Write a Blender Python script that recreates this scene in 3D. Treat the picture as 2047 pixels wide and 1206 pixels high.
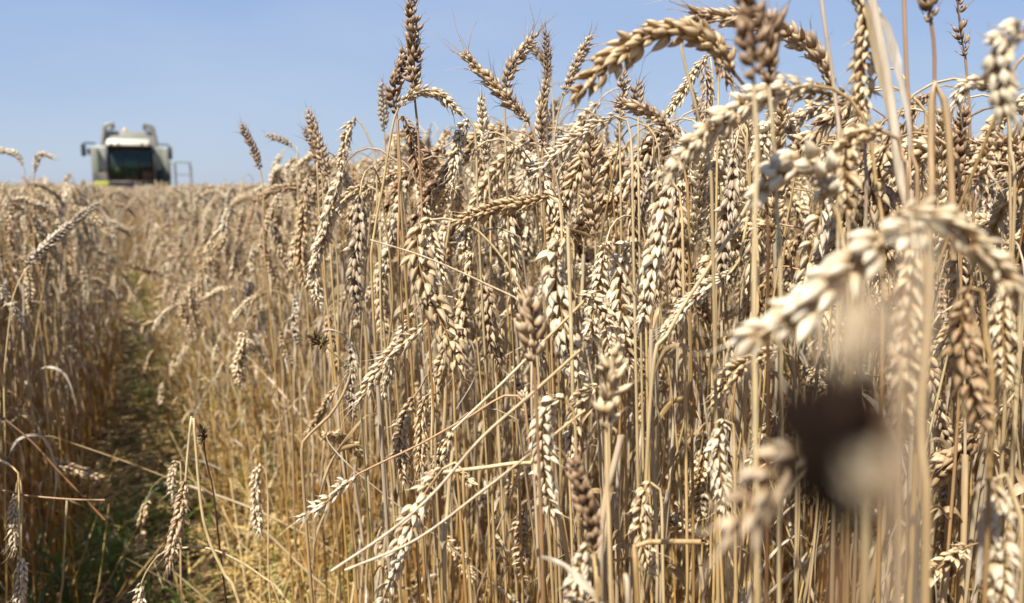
import bpy, math, random
import numpy as np
from mathutils import Vector, Matrix, Euler

R = math.radians
rng = np.random.default_rng(11)
random.seed(11)
S = bpy.context.scene
for o in list(bpy.data.objects):
    bpy.data.objects.remove(o)

# ------------------------------------------------------------------ camera
CAM_H = 0.90
PITCH = 8.15
F = 1592.0                      # focal length in photo pixels (photo 2047 x 1206)
cam = bpy.data.cameras.new('camera')
cam_o = bpy.data.objects.new('camera', cam)
S.collection.objects.link(cam_o)
cam.sensor_width = 36.0
cam.lens = 28.0
cam.clip_start = 0.01
cam.clip_end = 3000
cam_o.location = (0, 0, CAM_H)
cam_o.rotation_euler = (R(90 - PITCH), 0, 0)
cam.dof.use_dof = True
cam.dof.focus_distance = 0.65
cam.dof.aperture_fstop = 7.5
S.camera = cam_o

# ------------------------------------------------------------------ world, sun, exposure
SUN_EL = 60.0
SUN_AZ = 147.0                  # degrees counter-clockwise (to the left) from the view direction +Y
w = bpy.data.worlds.new('World')
S.world = w
w.use_nodes = True
nt = w.node_tree
nt.nodes.clear()
out = nt.nodes.new('ShaderNodeOutputWorld')
bg = nt.nodes.new('ShaderNodeBackground')
sky = nt.nodes.new('ShaderNodeTexSky')
sky.sky_type = 'NISHITA'
sky.sun_disc = False
sky.sun_elevation = R(SUN_EL)
sky.sun_rotation = R(-SUN_AZ)
sky.air_density = 1.0
sky.dust_density = 0.6
sky.ozone_density = 1.6
sky.altitude = 100
bg.inputs[1].default_value = 0.10
# thin summer haze evens the blue out: the sky texture blended with a soft zenith-to-horizon blue
tc_ = nt.nodes.new('ShaderNodeTexCoord'); sp_ = nt.nodes.new('ShaderNodeSeparateXYZ')
rp_ = nt.nodes.new('ShaderNodeValToRGB'); mx_ = nt.nodes.new('ShaderNodeMix'); mx_.data_type = 'RGBA'
nt.links.new(tc_.outputs['Generated'], sp_.inputs[0]); nt.links.new(sp_.outputs[2], rp_.inputs[0])
rp_.color_ramp.elements[0].position = 0.0; rp_.color_ramp.elements[0].color = (2.30, 2.80, 3.72, 1)
rp_.color_ramp.elements[1].position = 0.30; rp_.color_ramp.elements[1].color = (1.45, 2.18, 3.85, 1)
mx_.inputs['Factor'].default_value = 0.85
hz_ = nt.nodes.new('ShaderNodeTexNoise'); hz_.inputs['Scale'].default_value = 2.2; hz_.inputs['Detail'].default_value = 7
hm_ = nt.nodes.new('ShaderNodeMapping'); hm_.inputs['Scale'].default_value = (1.0, 1.0, 3.5)
hr_ = nt.nodes.new('ShaderNodeMapRange'); hr_.inputs[1].default_value = 0.42; hr_.inputs[2].default_value = 0.75; hr_.inputs[4].default_value = 0.34
hx_ = nt.nodes.new('ShaderNodeMix'); hx_.data_type = 'RGBA'; hx_.inputs[7].default_value = (3.3, 3.75, 4.4, 1)
nt.links.new(tc_.outputs['Generated'], hm_.inputs[0]); nt.links.new(hm_.outputs[0], hz_.inputs[0]); nt.links.new(hz_.outputs[0], hr_.inputs[0])
nt.links.new(hr_.outputs[0], hx_.inputs[0])
nt.links.new(sky.outputs[0], mx_.inputs[6]); nt.links.new(rp_.outputs[0], mx_.inputs[7])
nt.links.new(mx_.outputs[2], hx_.inputs[6]); nt.links.new(hx_.outputs[2], bg.inputs[0])
nt.links.new(bg.outputs[0], out.inputs[0])

sun = bpy.data.lights.new('sun', 'SUN')
sun.energy = 5.0
sun.angle = R(0.53)
sun.color = (1.0, 0.93, 0.82)
sun_o = bpy.data.objects.new('sun', sun)
S.collection.objects.link(sun_o)
az = R(SUN_AZ); el = R(SUN_EL)
sdir = Vector((-math.sin(az) * math.cos(el), math.cos(az) * math.cos(el), math.sin(el)))
sun_o.rotation_euler = sdir.to_track_quat('Z', 'Y').to_euler()
sun_o.location = (-20, -10, 30)
S.view_settings.view_transform = 'Standard'
S.view_settings.look = 'None'
S.view_settings.exposure = 0.92
S.view_settings.gamma = 1.0
S.cycles.max_bounces = 6
S.cycles.transparent_max_bounces = 4
S.cycles.use_denoising = True

# ------------------------------------------------------------------ coordinates
cp, sp = math.cos(R(PITCH)), math.sin(R(PITCH))
def P(x, y, d):
    """photo pixel + depth along the lens axis -> world point"""
    a = (x - 1023.5) / F * d
    b = (603 - y) / F * d
    return np.array([a, d * cp + b * sp, CAM_H - d * sp + b * cp])
def proj(p):
    x, y, z = p[0], p[1], p[2] - CAM_H
    d = y * cp - z * sp
    b = y * sp + z * cp
    return 1023.5 + x / d * F, 603 - b / d * F, d
TA = R(25.3)                    # the wheel track runs 25 degrees left of the view
def UV(u, v, z=0.0):
    """u to the right of the track's centre line, v along it"""
    return np.array([u * math.cos(TA) - v * math.sin(TA), u * math.sin(TA) + v * math.cos(TA), z])
def toUV(p):
    return p[0] * math.cos(TA) + p[1] * math.sin(TA), -p[0] * math.sin(TA) + p[1] * math.cos(TA)

# ------------------------------------------------------------------ materials
def new_mat(name):
    m = bpy.data.materials.new(name)
    m.use_nodes = True
    n = m.node_tree
    n.nodes.clear()
    return m, n
def node(n, t, **kw):
    x = n.nodes.new(t)
    for k, v in kw.items():
        setattr(x, k, v)
    return x
def ramp(n, fac, stops):
    r = n.nodes.new('ShaderNodeValToRGB')
    cr = r.color_ramp
    while len(cr.elements) < len(stops):
        cr.elements.new(0.5)
    for e, (p, c) in zip(cr.elements, stops):
        e.position = p
        e.color = (*c, 1)
    n.links.new(fac, r.inputs[0])
    return r.outputs[0]
def mixc(n, a, b, fac, mode='MIX'):
    m = n.nodes.new('ShaderNodeMix')
    m.data_type = 'RGBA'
    m.blend_type = mode
    for sock, v in ((m.inputs['Factor'], fac), (m.inputs[6], a), (m.inputs[7], b)):
        if isinstance(v, (int, float)):
            sock.default_value = v
        elif isinstance(v, tuple):
            sock.default_value = (*v, 1)
        else:
            n.links.new(v, sock)
    return m.outputs[2]
def attr(n, name):
    a = n.nodes.new('ShaderNodeAttribute')
    a.attribute_name = name
    return a.outputs['Fac']
def maths(n, op, a, b=0.0):
    m = n.nodes.new('ShaderNodeMath')
    m.operation = op
    for s, v in ((m.inputs[0], a), (m.inputs[1], b)):
        if isinstance(v, (int, float)):
            s.default_value = v
        else:
            n.links.new(v, s)
    return m.outputs[0]
def noise(n, scale, detail=3, stretch=None, obj=True):
    tc = n.nodes.new('ShaderNodeTexCoord')
    tex = n.nodes.new('ShaderNodeTexNoise')
    tex.inputs['Scale'].default_value = scale
    tex.inputs['Detail'].default_value = detail
    if stretch:
        mp = n.nodes.new('ShaderNodeMapping')
        mp.inputs['Scale'].default_value = stretch
        n.links.new(tc.outputs['Object'], mp.inputs[0])
        n.links.new(mp.outputs[0], tex.inputs[0])
    else:
        n.links.new(tc.outputs['Object'], tex.inputs[0])
    return tex.outputs[0]
def obj_random(n):
    return n.nodes.new('ShaderNodeObjectInfo').outputs['Random']
def finish(n, col, rough=0.6, transl=0.0, bump=None, bstr=0.3, bdist=0.0003, spec=0.3, tcol=None):
    o = n.nodes.new('ShaderNodeOutputMaterial')
    p = n.nodes.new('ShaderNodeBsdfPrincipled')
    if isinstance(col, tuple):
        p.inputs['Base Color'].default_value = (*col, 1)
    else:
        n.links.new(col, p.inputs['Base Color'])
    p.inputs['Roughness'].default_value = rough
    p.inputs['Specular IOR Level'].default_value = spec
    nrm = None
    if bump is not None:
        b = n.nodes.new('ShaderNodeBump')
        b.inputs['Strength'].default_value = bstr
        b.inputs['Distance'].default_value = bdist
        n.links.new(bump, b.inputs['Height'])
        n.links.new(b.outputs[0], p.inputs['Normal'])
    if transl > 0:
        t = n.nodes.new('ShaderNodeBsdfTranslucent')
        src = tcol if tcol is not None else col
        if isinstance(src, tuple):
            t.inputs[0].default_value = (*src, 1)
        else:
            n.links.new(src, t.inputs[0])
        mx = n.nodes.new('ShaderNodeMixShader')
        mx.inputs[0].default_value = transl
        n.links.new(p.outputs[0], mx.inputs[1])
        n.links.new(t.outputs[0], mx.inputs[2])
        n.links.new(mx.outputs[0], o.inputs[0])
    else:
        n.links.new(p.outputs[0], o.inputs[0])

def ear_material(name, base, mid, tip, vary=0.35):
    m, n = new_mat(name)
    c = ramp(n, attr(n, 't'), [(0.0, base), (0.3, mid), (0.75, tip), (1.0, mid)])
    # every floret and every ear its own shade
    r = attr(n, 'r')
    c = mixc(n, c, ramp(n, r, [(0, (0.62, 0.55, 0.50)), (0.3, (0.88, 0.84, 0.80)), (0.7, (1, 1, 1)), (1, (1.14, 1.12, 1.08))]), 1.0, 'MULTIPLY')
    c = mixc(n, c, ramp(n, obj_random(n), [(0, (0.80, 0.72, 0.60)), (0.25, (0.98, 0.95, 0.90)), (0.7, (1.0, 1.0, 1.0)), (1, (0.97, 0.98, 0.98))]), 1.0, 'MULTIPLY')
    nz = noise(n, 520, 3)
    c = mixc(n, c, (0.5, 0.4, 0.28), ramp(n, nz, [(0.0, (0.6,) * 3), (0.46, (0.0,) * 3), (1, (0, 0, 0))]), 'MULTIPLY')
    fine = noise(n, 2200, 2)
    finish(n, c, 0.43, 0.22, bump=fine, bstr=0.4, bdist=0.0002, spec=0.55)
    return m
M = {}
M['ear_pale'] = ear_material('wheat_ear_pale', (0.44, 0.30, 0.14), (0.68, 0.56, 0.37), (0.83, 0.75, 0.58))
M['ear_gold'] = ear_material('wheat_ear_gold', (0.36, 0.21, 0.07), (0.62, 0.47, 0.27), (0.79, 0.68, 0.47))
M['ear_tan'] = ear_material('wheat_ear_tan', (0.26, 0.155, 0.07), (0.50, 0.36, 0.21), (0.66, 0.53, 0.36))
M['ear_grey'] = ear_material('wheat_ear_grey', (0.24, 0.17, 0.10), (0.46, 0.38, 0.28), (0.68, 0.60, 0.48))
M['ear_brown'] = ear_material('wheat_ear_brown', (0.12, 0.065, 0.03), (0.30, 0.19, 0.10), (0.50, 0.36, 0.23))  # tip colour lightened to paint sunlit edges onto the brown husks
m, n = new_mat('wheat_ear_near_black')
finish(n, ramp(n, noise(n, 300, 4), [(0.3, (0.006, 0.004, 0.003)), (0.7, (0.022, 0.013, 0.009))]), 0.9, spec=0.03)  # near-black ear colour with faint brown mottling
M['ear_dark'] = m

def straw_material(name, low, mid, top, transl=0.0):
    m, n = new_mat(name)
    c = ramp(n, attr(n, 't'), [(0.0, low), (0.45, mid), (1.0, top)])
    c = mixc(n, c, ramp(n, obj_random(n), [(0, (0.74, 0.62, 0.46)), (0.25, (1.0, 0.92, 0.76)), (0.6, (1.0, 1.0, 1.0)), (1, (0.88, 0.90, 0.93))]), 1.0, 'MULTIPLY')
    c = mixc(n, c, ramp(n, attr(n, 'r'), [(0, (0.72, 0.66, 0.6)), (0.5, (1, 1, 1)), (1, (1.12, 1.08, 1.0))]), 1.0, 'MULTIPLY')
    nz = noise(n, 260, 4, (1.0, 1.0, 0.06))
    c = mixc(n, c, (0.20, 0.11, 0.045), ramp(n, nz, [(0.0, (0.8,) * 3), (0.46, (0.22,) * 3), (0.6, (0, 0, 0))]))
    c = mixc(n, c, (0.055, 0.032, 0.02), maths(n, 'MULTIPLY', attr(n, 'n'), 0.75))
    finish(n, c, 0.42, transl, bump=noise(n, 1500, 2, (1, 1, 0.05)), bstr=0.3, bdist=0.0002, spec=0.4)
    return m
M['stem'] = straw_material('straw_stem', (0.50, 0.27, 0.07), (0.58, 0.42, 0.18), (0.52, 0.42, 0.25))
M['stem_red'] = straw_material('straw_stem_russet', (0.42, 0.21, 0.05), (0.46, 0.27, 0.10), (0.36, 0.23, 0.13))
M['stem_grey'] = straw_material('straw_stem_grey', (0.46, 0.31, 0.13), (0.48, 0.37, 0.22), (0.44, 0.36, 0.26))
M['stem_dark'] = straw_material('straw_stem_dark', (0.22, 0.11, 0.04), (0.2, 0.11, 0.05), (0.15, 0.09, 0.055))
M['sheath'] = straw_material('straw_sheath', (0.52, 0.38, 0.19), (0.58, 0.47, 0.31), (0.62, 0.54, 0.42), 0.1)
M['leaf'] = straw_material('dry_leaf', (0.44, 0.33, 0.17), (0.56, 0.46, 0.31), (0.60, 0.53, 0.42), 0.3)
M['leaf_grey'] = straw_material('dry_leaf_pale', (0.5, 0.45, 0.36), (0.66, 0.60, 0.50), (0.70, 0.66, 0.58), 0.25)

def green_material(name, a, b):
    m, n = new_mat(name)
    c = ramp(n, attr(n, 'r'), [(0, a), (0.6, b), (1.0, (0.30, 0.26, 0.09))])
    finish(n, c, 0.5, 0.3, spec=0.35)
    return m
M['grass'] = green_material('green_grass', (0.06, 0.13, 0.02), (0.16, 0.28, 0.04))
M['blade'] = green_material('blue_green_blade', (0.06, 0.11, 0.05), (0.11, 0.17, 0.08))
M['weed'] = green_material('brown_weed', (0.06, 0.035, 0.02), (0.10, 0.05, 0.025))

m, n = new_mat('soil')
c = ramp(n, noise(n, 9, 8), [(0.3, (0.05, 0.03, 0.016)), (0.5, (0.115, 0.072, 0.036)), (0.7, (0.21, 0.145, 0.075))])
c = mixc(n, c, ramp(n, noise(n, 90, 4), [(0.35, (0.03, 0.018, 0.01)), (0.62, (0.24, 0.17, 0.085))]), 0.45)
finish(n, c, 0.9, bump=noise(n, 60, 6), bstr=0.8, bdist=0.01, spec=0.1)
M['soil'] = m
def litter_material():
    m, n = new_mat('straw_litter')
    c = ramp(n, attr(n, 'r'), [(0, (0.17, 0.09, 0.03)), (0.35, (0.42, 0.28, 0.09)), (0.75, (0.62, 0.46, 0.19)), (1, (0.74, 0.62, 0.38))])
    finish(n, c, 0.5, 0.1, spec=0.35)
    return m
M['litter'] = litter_material()

def paint(name, col, rough=0.4, metal=0.0, dirt=0.35):
    m, n = new_mat(name)
    d = noise(n, 2.2, 6)
    c = mixc(n, col, (0.30, 0.24, 0.16), ramp(n, d, [(0.42, (0, 0, 0)), (0.75, (dirt,) * 3)]))
    finish(n, c, rough, bump=noise(n, 8, 3), bstr=0.05, bdist=0.01, spec=0.5)
    return m
M['white'] = paint('machine_white', (0.50, 0.48, 0.40))
M['grey'] = paint('machine_grey', (0.20, 0.20, 0.17))
M['panel'] = paint('machine_panel', (0.27, 0.28, 0.235))
M['lime'] = paint('machine_yellow_green', (0.36, 0.37, 0.04), dirt=0.25)
M['red'] = paint('machine_red', (0.34, 0.055, 0.06))
M['black'] = paint('machine_black', (0.025, 0.025, 0.028), 0.6, dirt=0.15)
M['rubber'] = paint('tyre_rubber', (0.02, 0.02, 0.021), 0.85, dirt=0.4)
M['orange'] = paint('beacon_orange', (0.75, 0.5, 0.25), 0.3, dirt=0.1)
M['dark_green'] = paint('dark_green', (0.03, 0.075, 0.045), dirt=0.1)
m, n = new_mat('cab_glass')
o_ = n.nodes.new('ShaderNodeOutputMaterial')
g_ = n.nodes.new('ShaderNodeBsdfGlossy'); g_.inputs['Roughness'].default_value = 0.05
g_.inputs[0].default_value = (0.8, 0.9, 0.85, 1)
t_ = n.nodes.new('ShaderNodeBsdfTransparent'); t_.inputs[0].default_value = (0.60, 0.78, 0.64, 1)
fz = n.nodes.new('ShaderNodeFresnel'); fz.inputs[0].default_value = 1.5
mx = n.nodes.new('ShaderNodeMixShader')
n.links.new(fz.outputs[0], mx.inputs[0]); n.links.new(t_.outputs[0], mx.inputs[1]); n.links.new(g_.outputs[0], mx.inputs[2])
n.links.new(mx.outputs[0], o_.inputs[0])
M['glass'] = m
m, n = new_mat('mirror_face')
finish(n, (0.06, 0.07, 0.07), 0.15, spec=0.6)
M['mirror'] = m

# ------------------------------------------------------------------ mesh collector (all quads, numpy)
class MB:
    def __init__(self):
        self.v = []; self.f = []; self.mi = []; self.a = {'t': [], 'r': [], 'n': []}
        self.nv = 0
    def add(self, v, f, t=0.0, r=0.5, n=0.0, mi=0):
        k = len(v)
        self.v.append(np.asarray(v, dtype=np.float32)); self.f.append(np.asarray(f, dtype=np.int32) + self.nv)
        self.mi.append(np.full(len(f), mi, dtype=np.int32))
        for key, val in (('t', t), ('r', r), ('n', n)):
            self.a[key].append(np.broadcast_to(np.asarray(val, dtype=np.float32), (k,)).copy())
        self.nv += k
    def merge(self, other, mat4=None, mi=None):
        for i in range(len(other.v)):
            v = other.v[i]
            if mat4 is not None:
                v = v @ mat4[:3, :3].T + mat4[:3, 3]
            self.v.append(v.astype(np.float32)); 
        off = 0
        for i in range(len(other.f)):
            self.f.append(other.f[i] + self.nv)
            self.mi.append(other.mi[i] if mi is None else np.full(len(other.f[i]), mi, dtype=np.int32))
        for k in self.a:
            self.a[k] += other.a[k]
        self.nv += other.nv
    def mesh(self, name, mats, smooth=True, extra=None, loose=None):
        v = np.concatenate(self.v); f = np.concatenate(self.f); mi = np.concatenate(self.mi)
        if loose is not None:
            v = np.concatenate([v, loose.astype(np.float32)])
        me = bpy.data.meshes.new(name)
        me.vertices.add(len(v)); me.vertices.foreach_set('co', v.ravel())
        me.loops.add(f.size); me.loops.foreach_set('vertex_index', f.ravel())
        me.polygons.add(len(f))
        me.polygons.foreach_set('loop_start', np.arange(0, f.size, 4, dtype=np.int32))
        me.polygons.foreach_set('material_index', mi)
        me.update(calc_edges=True)
        if smooth:
            me.polygons.foreach_set('use_smooth', np.ones(len(f), dtype=bool))
        for k in self.a:
            arr = np.concatenate(self.a[k])
            if loose is not None:
                arr = np.concatenate([arr, np.zeros(len(loose), dtype=np.float32)])
            at = me.attributes.new(k, 'FLOAT', 'POINT'); at.data.foreach_set('value', arr)
        for m in (mats if isinstance(mats, (list, tuple)) else [mats]):
            me.materials.append(m)
        return me
    def build(self, name, mats, parent=None, smooth=True):
        return link(name, self.mesh(name, mats, smooth), parent)

def link(name, data, parent=None):
    o = bpy.data.objects.new(name, data)
    S.collection.objects.link(o)
    if parent is not None:
        o.parent = parent
    return o
def tag(o, label=None, cat=None, group=None, kind=None):
    for k, v in (('label', label), ('category', cat), ('group', group), ('kind', kind)):
        if v:
            o[k] = v
    return o
def empty(name, loc):
    o = link(name, None)
    o.empty_display_size = 0.05
    o.location = [float(c) for c in loc]
    return o

def norm(a):
    return a / (np.linalg.norm(a, axis=-1, keepdims=True) + 1e-12)
def smooth_path(pts, step=0.01):
    """Catmull-Rom through pts, resampled at even arc length"""
    p = np.asarray(pts, dtype=float)
    if len(p) == 2:
        L = np.linalg.norm(p[1] - p[0]); k = max(2, int(L / step) + 1)
        t = np.linspace(0, 1, k)[:, None]
        return p[0] * (1 - t) + p[1] * t
    q = np.vstack([2 * p[0] - p[1], p, 2 * p[-1] - p[-2]])
    o = []
    for i in range(1, len(q) - 2):
        p0, p1, p2, p3 = q[i - 1], q[i], q[i + 1], q[i + 2]
        for t in np.linspace(0, 1, 12, endpoint=False):
            o.append(0.5 * ((2 * p1) + (-p0 + p2) * t + (2 * p0 - 5 * p1 + 4 * p2 - p3) * t * t + (-p0 + 3 * p1 - 3 * p2 + p3) * t ** 3))
    o.append(p[-1])
    return resample(np.array(o), step)
def resample(o, step=None, k=None):
    s = np.concatenate([[0], np.cumsum(np.linalg.norm(np.diff(o, axis=0), axis=1))])
    if k is None:
        k = max(3, int(s[-1] / step) + 1)
    t = np.linspace(0, s[-1], k)
    return np.stack([np.interp(t, s, o[:, c]) for c in range(3)], axis=1)
def frames(p, ref=None):
    T = norm(np.gradient(p, axis=0))
    N = np.zeros_like(T)
    if ref is None:
        ref = np.array([1.0, 0.1, 0.05])
    a = ref - T[0] * np.dot(ref, T[0])
    if np.linalg.norm(a) < 1e-3:
        a = np.array([0, 1.0, 0.3]); a = a - T[0] * np.dot(a, T[0])
    N[0] = norm(a)
    for i in range(1, len(p)):
        b = N[i - 1] - T[i] * np.dot(N[i - 1], T[i])
        N[i] = norm(b)
    return T, N, np.cross(T, N)
def grid_faces(rows, cols, wrap=True):
    i = np.arange(rows - 1)[:, None]; j = np.arange(cols if wrap else cols - 1)[None, :]
    a = i * cols + j; b = i * cols + (j + 1) % cols
    return np.stack([a, b, b + cols, a + cols], axis=-1).reshape(-1, 4)
def tube(mb, p, rad, seg=6, t=None, r=0.5, n=0.0, mi=0, flat=1.0):
    T, N, B = frames(p)
    rad = np.broadcast_to(np.asarray(rad, dtype=float), (len(p),))
    a = np.linspace(0, 2 * math.pi, seg, endpoint=False)
    v = p[:, None, :] + rad[:, None, None] * (np.cos(a)[None, :, None] * N[:, None, :] + flat * np.sin(a)[None, :, None] * B[:, None, :])
    if t is None:
        t = np.linspace(0, 1, len(p))
    tt = np.repeat(np.broadcast_to(np.asarray(t, dtype=float), (len(p),)), seg)
    nn = np.repeat(np.broadcast_to(np.asarray(n, dtype=float), (len(p),)), seg)
    mb.add(v.reshape(-1, 3), grid_faces(len(p), seg), tt, r, nn, mi)

# ------------------------------------------------------------------ wheat ear
def floret_template(full=True):
    if full:
        t = np.array([0, .1, .25, .45, .64, .80, .91, 1.0]); rr = np.array([.34, .78, 1.0, .98, .82, .54, .25, .03]); seg = 10
    else:
        t = np.array([0, .35, .75, 1.0]); rr = np.array([.35, 1.0, .75, .08]); seg = 4
    a = np.linspace(0, 2 * math.pi, seg, endpoint=False) + math.pi / 2
    cx = np.cos(a); cy = np.sin(a)
    cy = np.where(cy > 0.95, cy * 1.45, cy * 0.80)      # keel on the outer side
    if full:                                            # fine ribs along the husk
        rib = np.where(np.arange(seg) % 2 == 0, 1.05, .90); cx = cx * rib; cy = cy * rib
    bow = 0.35 * np.sin(t * math.pi * 0.9)
    v = np.zeros((len(t), seg, 3))
    v[:, :, 0] = rr[:, None] * cx
    v[:, :, 1] = rr[:, None] * cy * 0.9 + bow[:, None]
    v[:, :, 2] = t[:, None]
    return v.reshape(-1, 3), grid_faces(len(t), seg), np.repeat(t, seg)
FT_FULL = floret_template(True); FT_LOW = floret_template(False)

def make_ear(path, roll=0.0, width=1.0, full=True, openness=1.0, awn=1.0, sparse=0.0, rg=None, size=1.0, pitch=0.0039):
    """ear along path (base -> tip): spikelets in two alternating rows on a zigzag rachis"""
    rg = rg or rng
    mb = MB()
    s = np.concatenate([[0], np.cumsum(np.linalg.norm(np.diff(path, axis=0), axis=1))]); L = s[-1]
    nn = max(8, int(L / (pitch * size)))
    if not full:
        nn = max(7, int(nn * 0.6))
    p = resample(path, k=nn + 1)
    T, N, B = frames(p)
    cr, sr = math.cos(roll), math.sin(roll)
    O = cr * N + sr * B; Q = -sr * N + cr * B
    ft, ff, fl = FT_FULL if full else FT_LOW
    tube(mb, resample(path, k=nn + 1) , 0.0009 * size, 5, t=0.1, r=0.3)
    if full:      # fan angle, outward tilt, length, half width, side offset, forward offset
        cfg = [(-30, 10, .88, .95, -1.5, 0), (30, 10, .88, .95, 1.5, 0), (-17, 21, 1.08, 1.0, -.9, .8), (17, 22, 1.08, 1.0, .9, .8), (0, 33, .95, .9, 0, 1.7)]
    else:
        cfg = [(-20, 15, 1.15, 1.3, -1.0, 0), (20, 15, 1.15, 1.3, 1.0, .5)]
    V = []; Tt = []; Rr = []
    nfl = 0
    for i in range(nn + 1):
        q = i / nn
        env = (0.62 + 0.42 * min(1, q * 5)) * (1.0 if q < 0.7 else 1.0 - 0.32 * (q - 0.7) / 0.3) * size
        side = 1 if i % 2 else -1
        if i == nn:
            side = 0
        if sparse > 0 and rg.random() < sparse and i < nn:
            continue
        o = O[i] * (side if side else 0.0)
        for (fa, tl, ln, wd, so, fo) in cfg:
            if sparse > 0 and rg.random() < sparse * 0.4:
                continue
            fa_ = R(fa + rg.normal(0, 8)); tl_ = R((tl * openness + rg.normal(0, 7)) * (1 if side else 0.3))
            d = T[i] * math.cos(fa_) * math.cos(tl_) + Q[i] * math.sin(fa_) + o * math.sin(tl_)
            if side == 0:
                d = d + O[i] * rg.normal(0, .18)
            d = d / np.linalg.norm(d)
            outw = (o if side else O[i]) + Q[i] * math.sin(fa_) * 0.9
            outw = outw - d * np.dot(outw, d); outw = outw / (np.linalg.norm(outw) + 1e-9)
            sd = np.cross(outw, d)
            if rg.random() < 0.05: continue
            if full and rg.random() < 0.17:      # a husk that has sprung open
                d = norm(d + outw * rg.uniform(.2, .7) + sd * rg.normal(0, .3)); outw = norm(outw - d * np.dot(outw, d)); sd = np.cross(outw, d)
            l = 0.0096 * ln * env * (1 + rg.normal(0, .15))
            h = 0.00206 * wd * env * width * (1 + rg.normal(0, .14))
            if not full:
                l *= 1.25; h *= 1.25
            base = p[i] + o * 0.0011 * env + Q[i] * so * 0.001 * env * width + d * fo * 0.001 * env
            v = base + ft[:, 0:1] * h * sd + ft[:, 1:2] * h * outw + ft[:, 2:3] * l * d
            V.append(v); Tt.append(fl); Rr.append(np.full(len(fl), np.clip(rg.normal(.5, .26), 0, 1)))
            if full and awn > 0 and (fa != 0) and abs(fa) < 25 or (full and awn > 0 and side == 0):
                al = (0.0022 + rg.random() * 0.0045) * awn
                if q > 0.72 and rg.random() < 0.75:
                    al = (0.005 + rg.random() * 0.011) * awn
                tipp = base + outw * h * 0.35 * 0.3 + d * l * 0.96
                dd = d + outw * rg.normal(0.12, .15) + sd * rg.normal(0, .15)
                ap = np.array([tipp, tipp + d * al * 0.5, tipp + dd * al])
                tube(mb, ap, [0.00034, 0.0002, 0.00005], 3, t=0.5, r=0.35)
            nfl += 1
    V = np.concatenate(V)
    k = len(fl)
    FF = (ff[None] + (np.arange(nfl) * k)[:, None, None]).reshape(-1, 4)
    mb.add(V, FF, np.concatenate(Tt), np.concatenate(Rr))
    return mb

def make_stem(path, r0=0.0017, r1=0.0008, seg=7, nodes=(0.16, 0.33, 0.55), rg=None):
    rg = rg or rng
    mb = MB()
    k = len(path)
    t = np.linspace(0, 1, k)
    rad = r0 + (r1 - r0) * t ** 1.3
    nd = np.zeros(k)
    for q in nodes:
        i = int(q * (k - 1))
        if 0 < i < k - 1:
            rad[i] *= 1.42; nd[i] = 1.0
    tube(mb, path, rad, seg, t=t, r=float(rg.random()), n=nd)
    return mb
def make_sheath(path, a, b, r=0.0026, rg=None):
    """open papery tube round part of a stem"""
    rg = rg or rng
    k = len(path)
    i0, i1 = int(a * (k - 1)), max(int(a * (k - 1)) + 3, int(b * (k - 1)))
    p = path[i0:i1 + 1]
    if len(p) < 3:
        return None
    mb = MB()
    q = np.linspace(0, 1, len(p))
    tube(mb, p, r * (0.75 + 0.3 * q), 7, t=q, r=float(rg.random()))
    return mb
def make_leaf(path, width=0.006, twist=2.0, curl=0.5, rg=None, cols=5, phase=None, notip=False):
    """dry ribbon leaf: tapers, twists and folds along its midrib"""
    rg = rg or rng
    p = smooth_path(path, max(0.004, np.linalg.norm(np.diff(np.asarray(path), axis=0), axis=1).sum() / 26))
    T, N, B = frames(p)
    k = len(p)
    q = np.linspace(0, 1, k)
    ph = (rg.random() * 6.28 if phase is None else phase) + twist * q + 0.35 * np.sin(q * 7 + rg.random() * 6)
    wv = width * np.minimum(1, 0.35 + q * 4) * np.clip((1 - q) ** (0.25 if notip else 0.6), 0.03, 1) * (1 + 0.12 * np.sin(q * 23 + rg.random() * 6))
    mb = MB()
    a = np.linspace(-1, 1, cols)
    X = np.cos(ph)[:, None] * N + np.sin(ph)[:, None] * B
    Y = -np.sin(ph)[:, None] * N + np.cos(ph)[:, None] * B
    cv = curl * (0.6 + 0.5 * np.sin(q * 9 + rg.random() * 6))
    v = p[:, None, :] + 0.5 * wv[:, None, None] * (a[None, :, None] * X[:, None, :] * (1 - 0.35 * np.abs(cv))[:, None, None] + (np.abs(a)[None, :, None] ** 1.3) * cv[:, None, None] * Y[:, None, :])
    v = v + rg.normal(0, width * 0.02, v.shape)
    mb.add(v.reshape(-1, 3), grid_faces(k, cols, False), np.repeat(q, cols), np.clip(0.5 + np.tile(a, k) * 0.15 + rg.normal(0, .08), 0, 1))
    return mb

# ------------------------------------------------------------------ one wheat plant by parameters (local, base at the origin)
def plant_path(h, lean, bend, neck, earlen, earbend, rg, wob=0.009):
    """stem points and ear points in the plane x-z, nodding towards +x"""
    pts = []
    n1 = 9
    for i in range(n1):
        q = i / (n1 - 1)
        pts.append([lean * q ** 1.6 + wob * math.sin(q * 5 + rg.random()), wob * math.cos(q * 4 + rg.random() * 2) - wob, h * q])
    x, y, z = pts[-1]
    ang = math.atan2(1.6 * lean, h) * 0.8
    n2 = 9
    for i in range(1, n2 + 1):
        ang += (bend / n2)
        x += math.sin(ang) * neck / n2; z += math.cos(ang) * neck / n2
        pts.append([x, y, z])
    stem = np.array(pts)
    ear = [[x, y, z]]
    for i in range(12):
        ang += earbend / 12
        x += math.sin(ang) * earlen / 12; z += math.cos(ang) * earlen / 12
        ear.append([x, y + 0.0015 * math.sin(i * .7), z])
    return smooth_path(stem, 0.012), np.array(ear)

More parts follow.
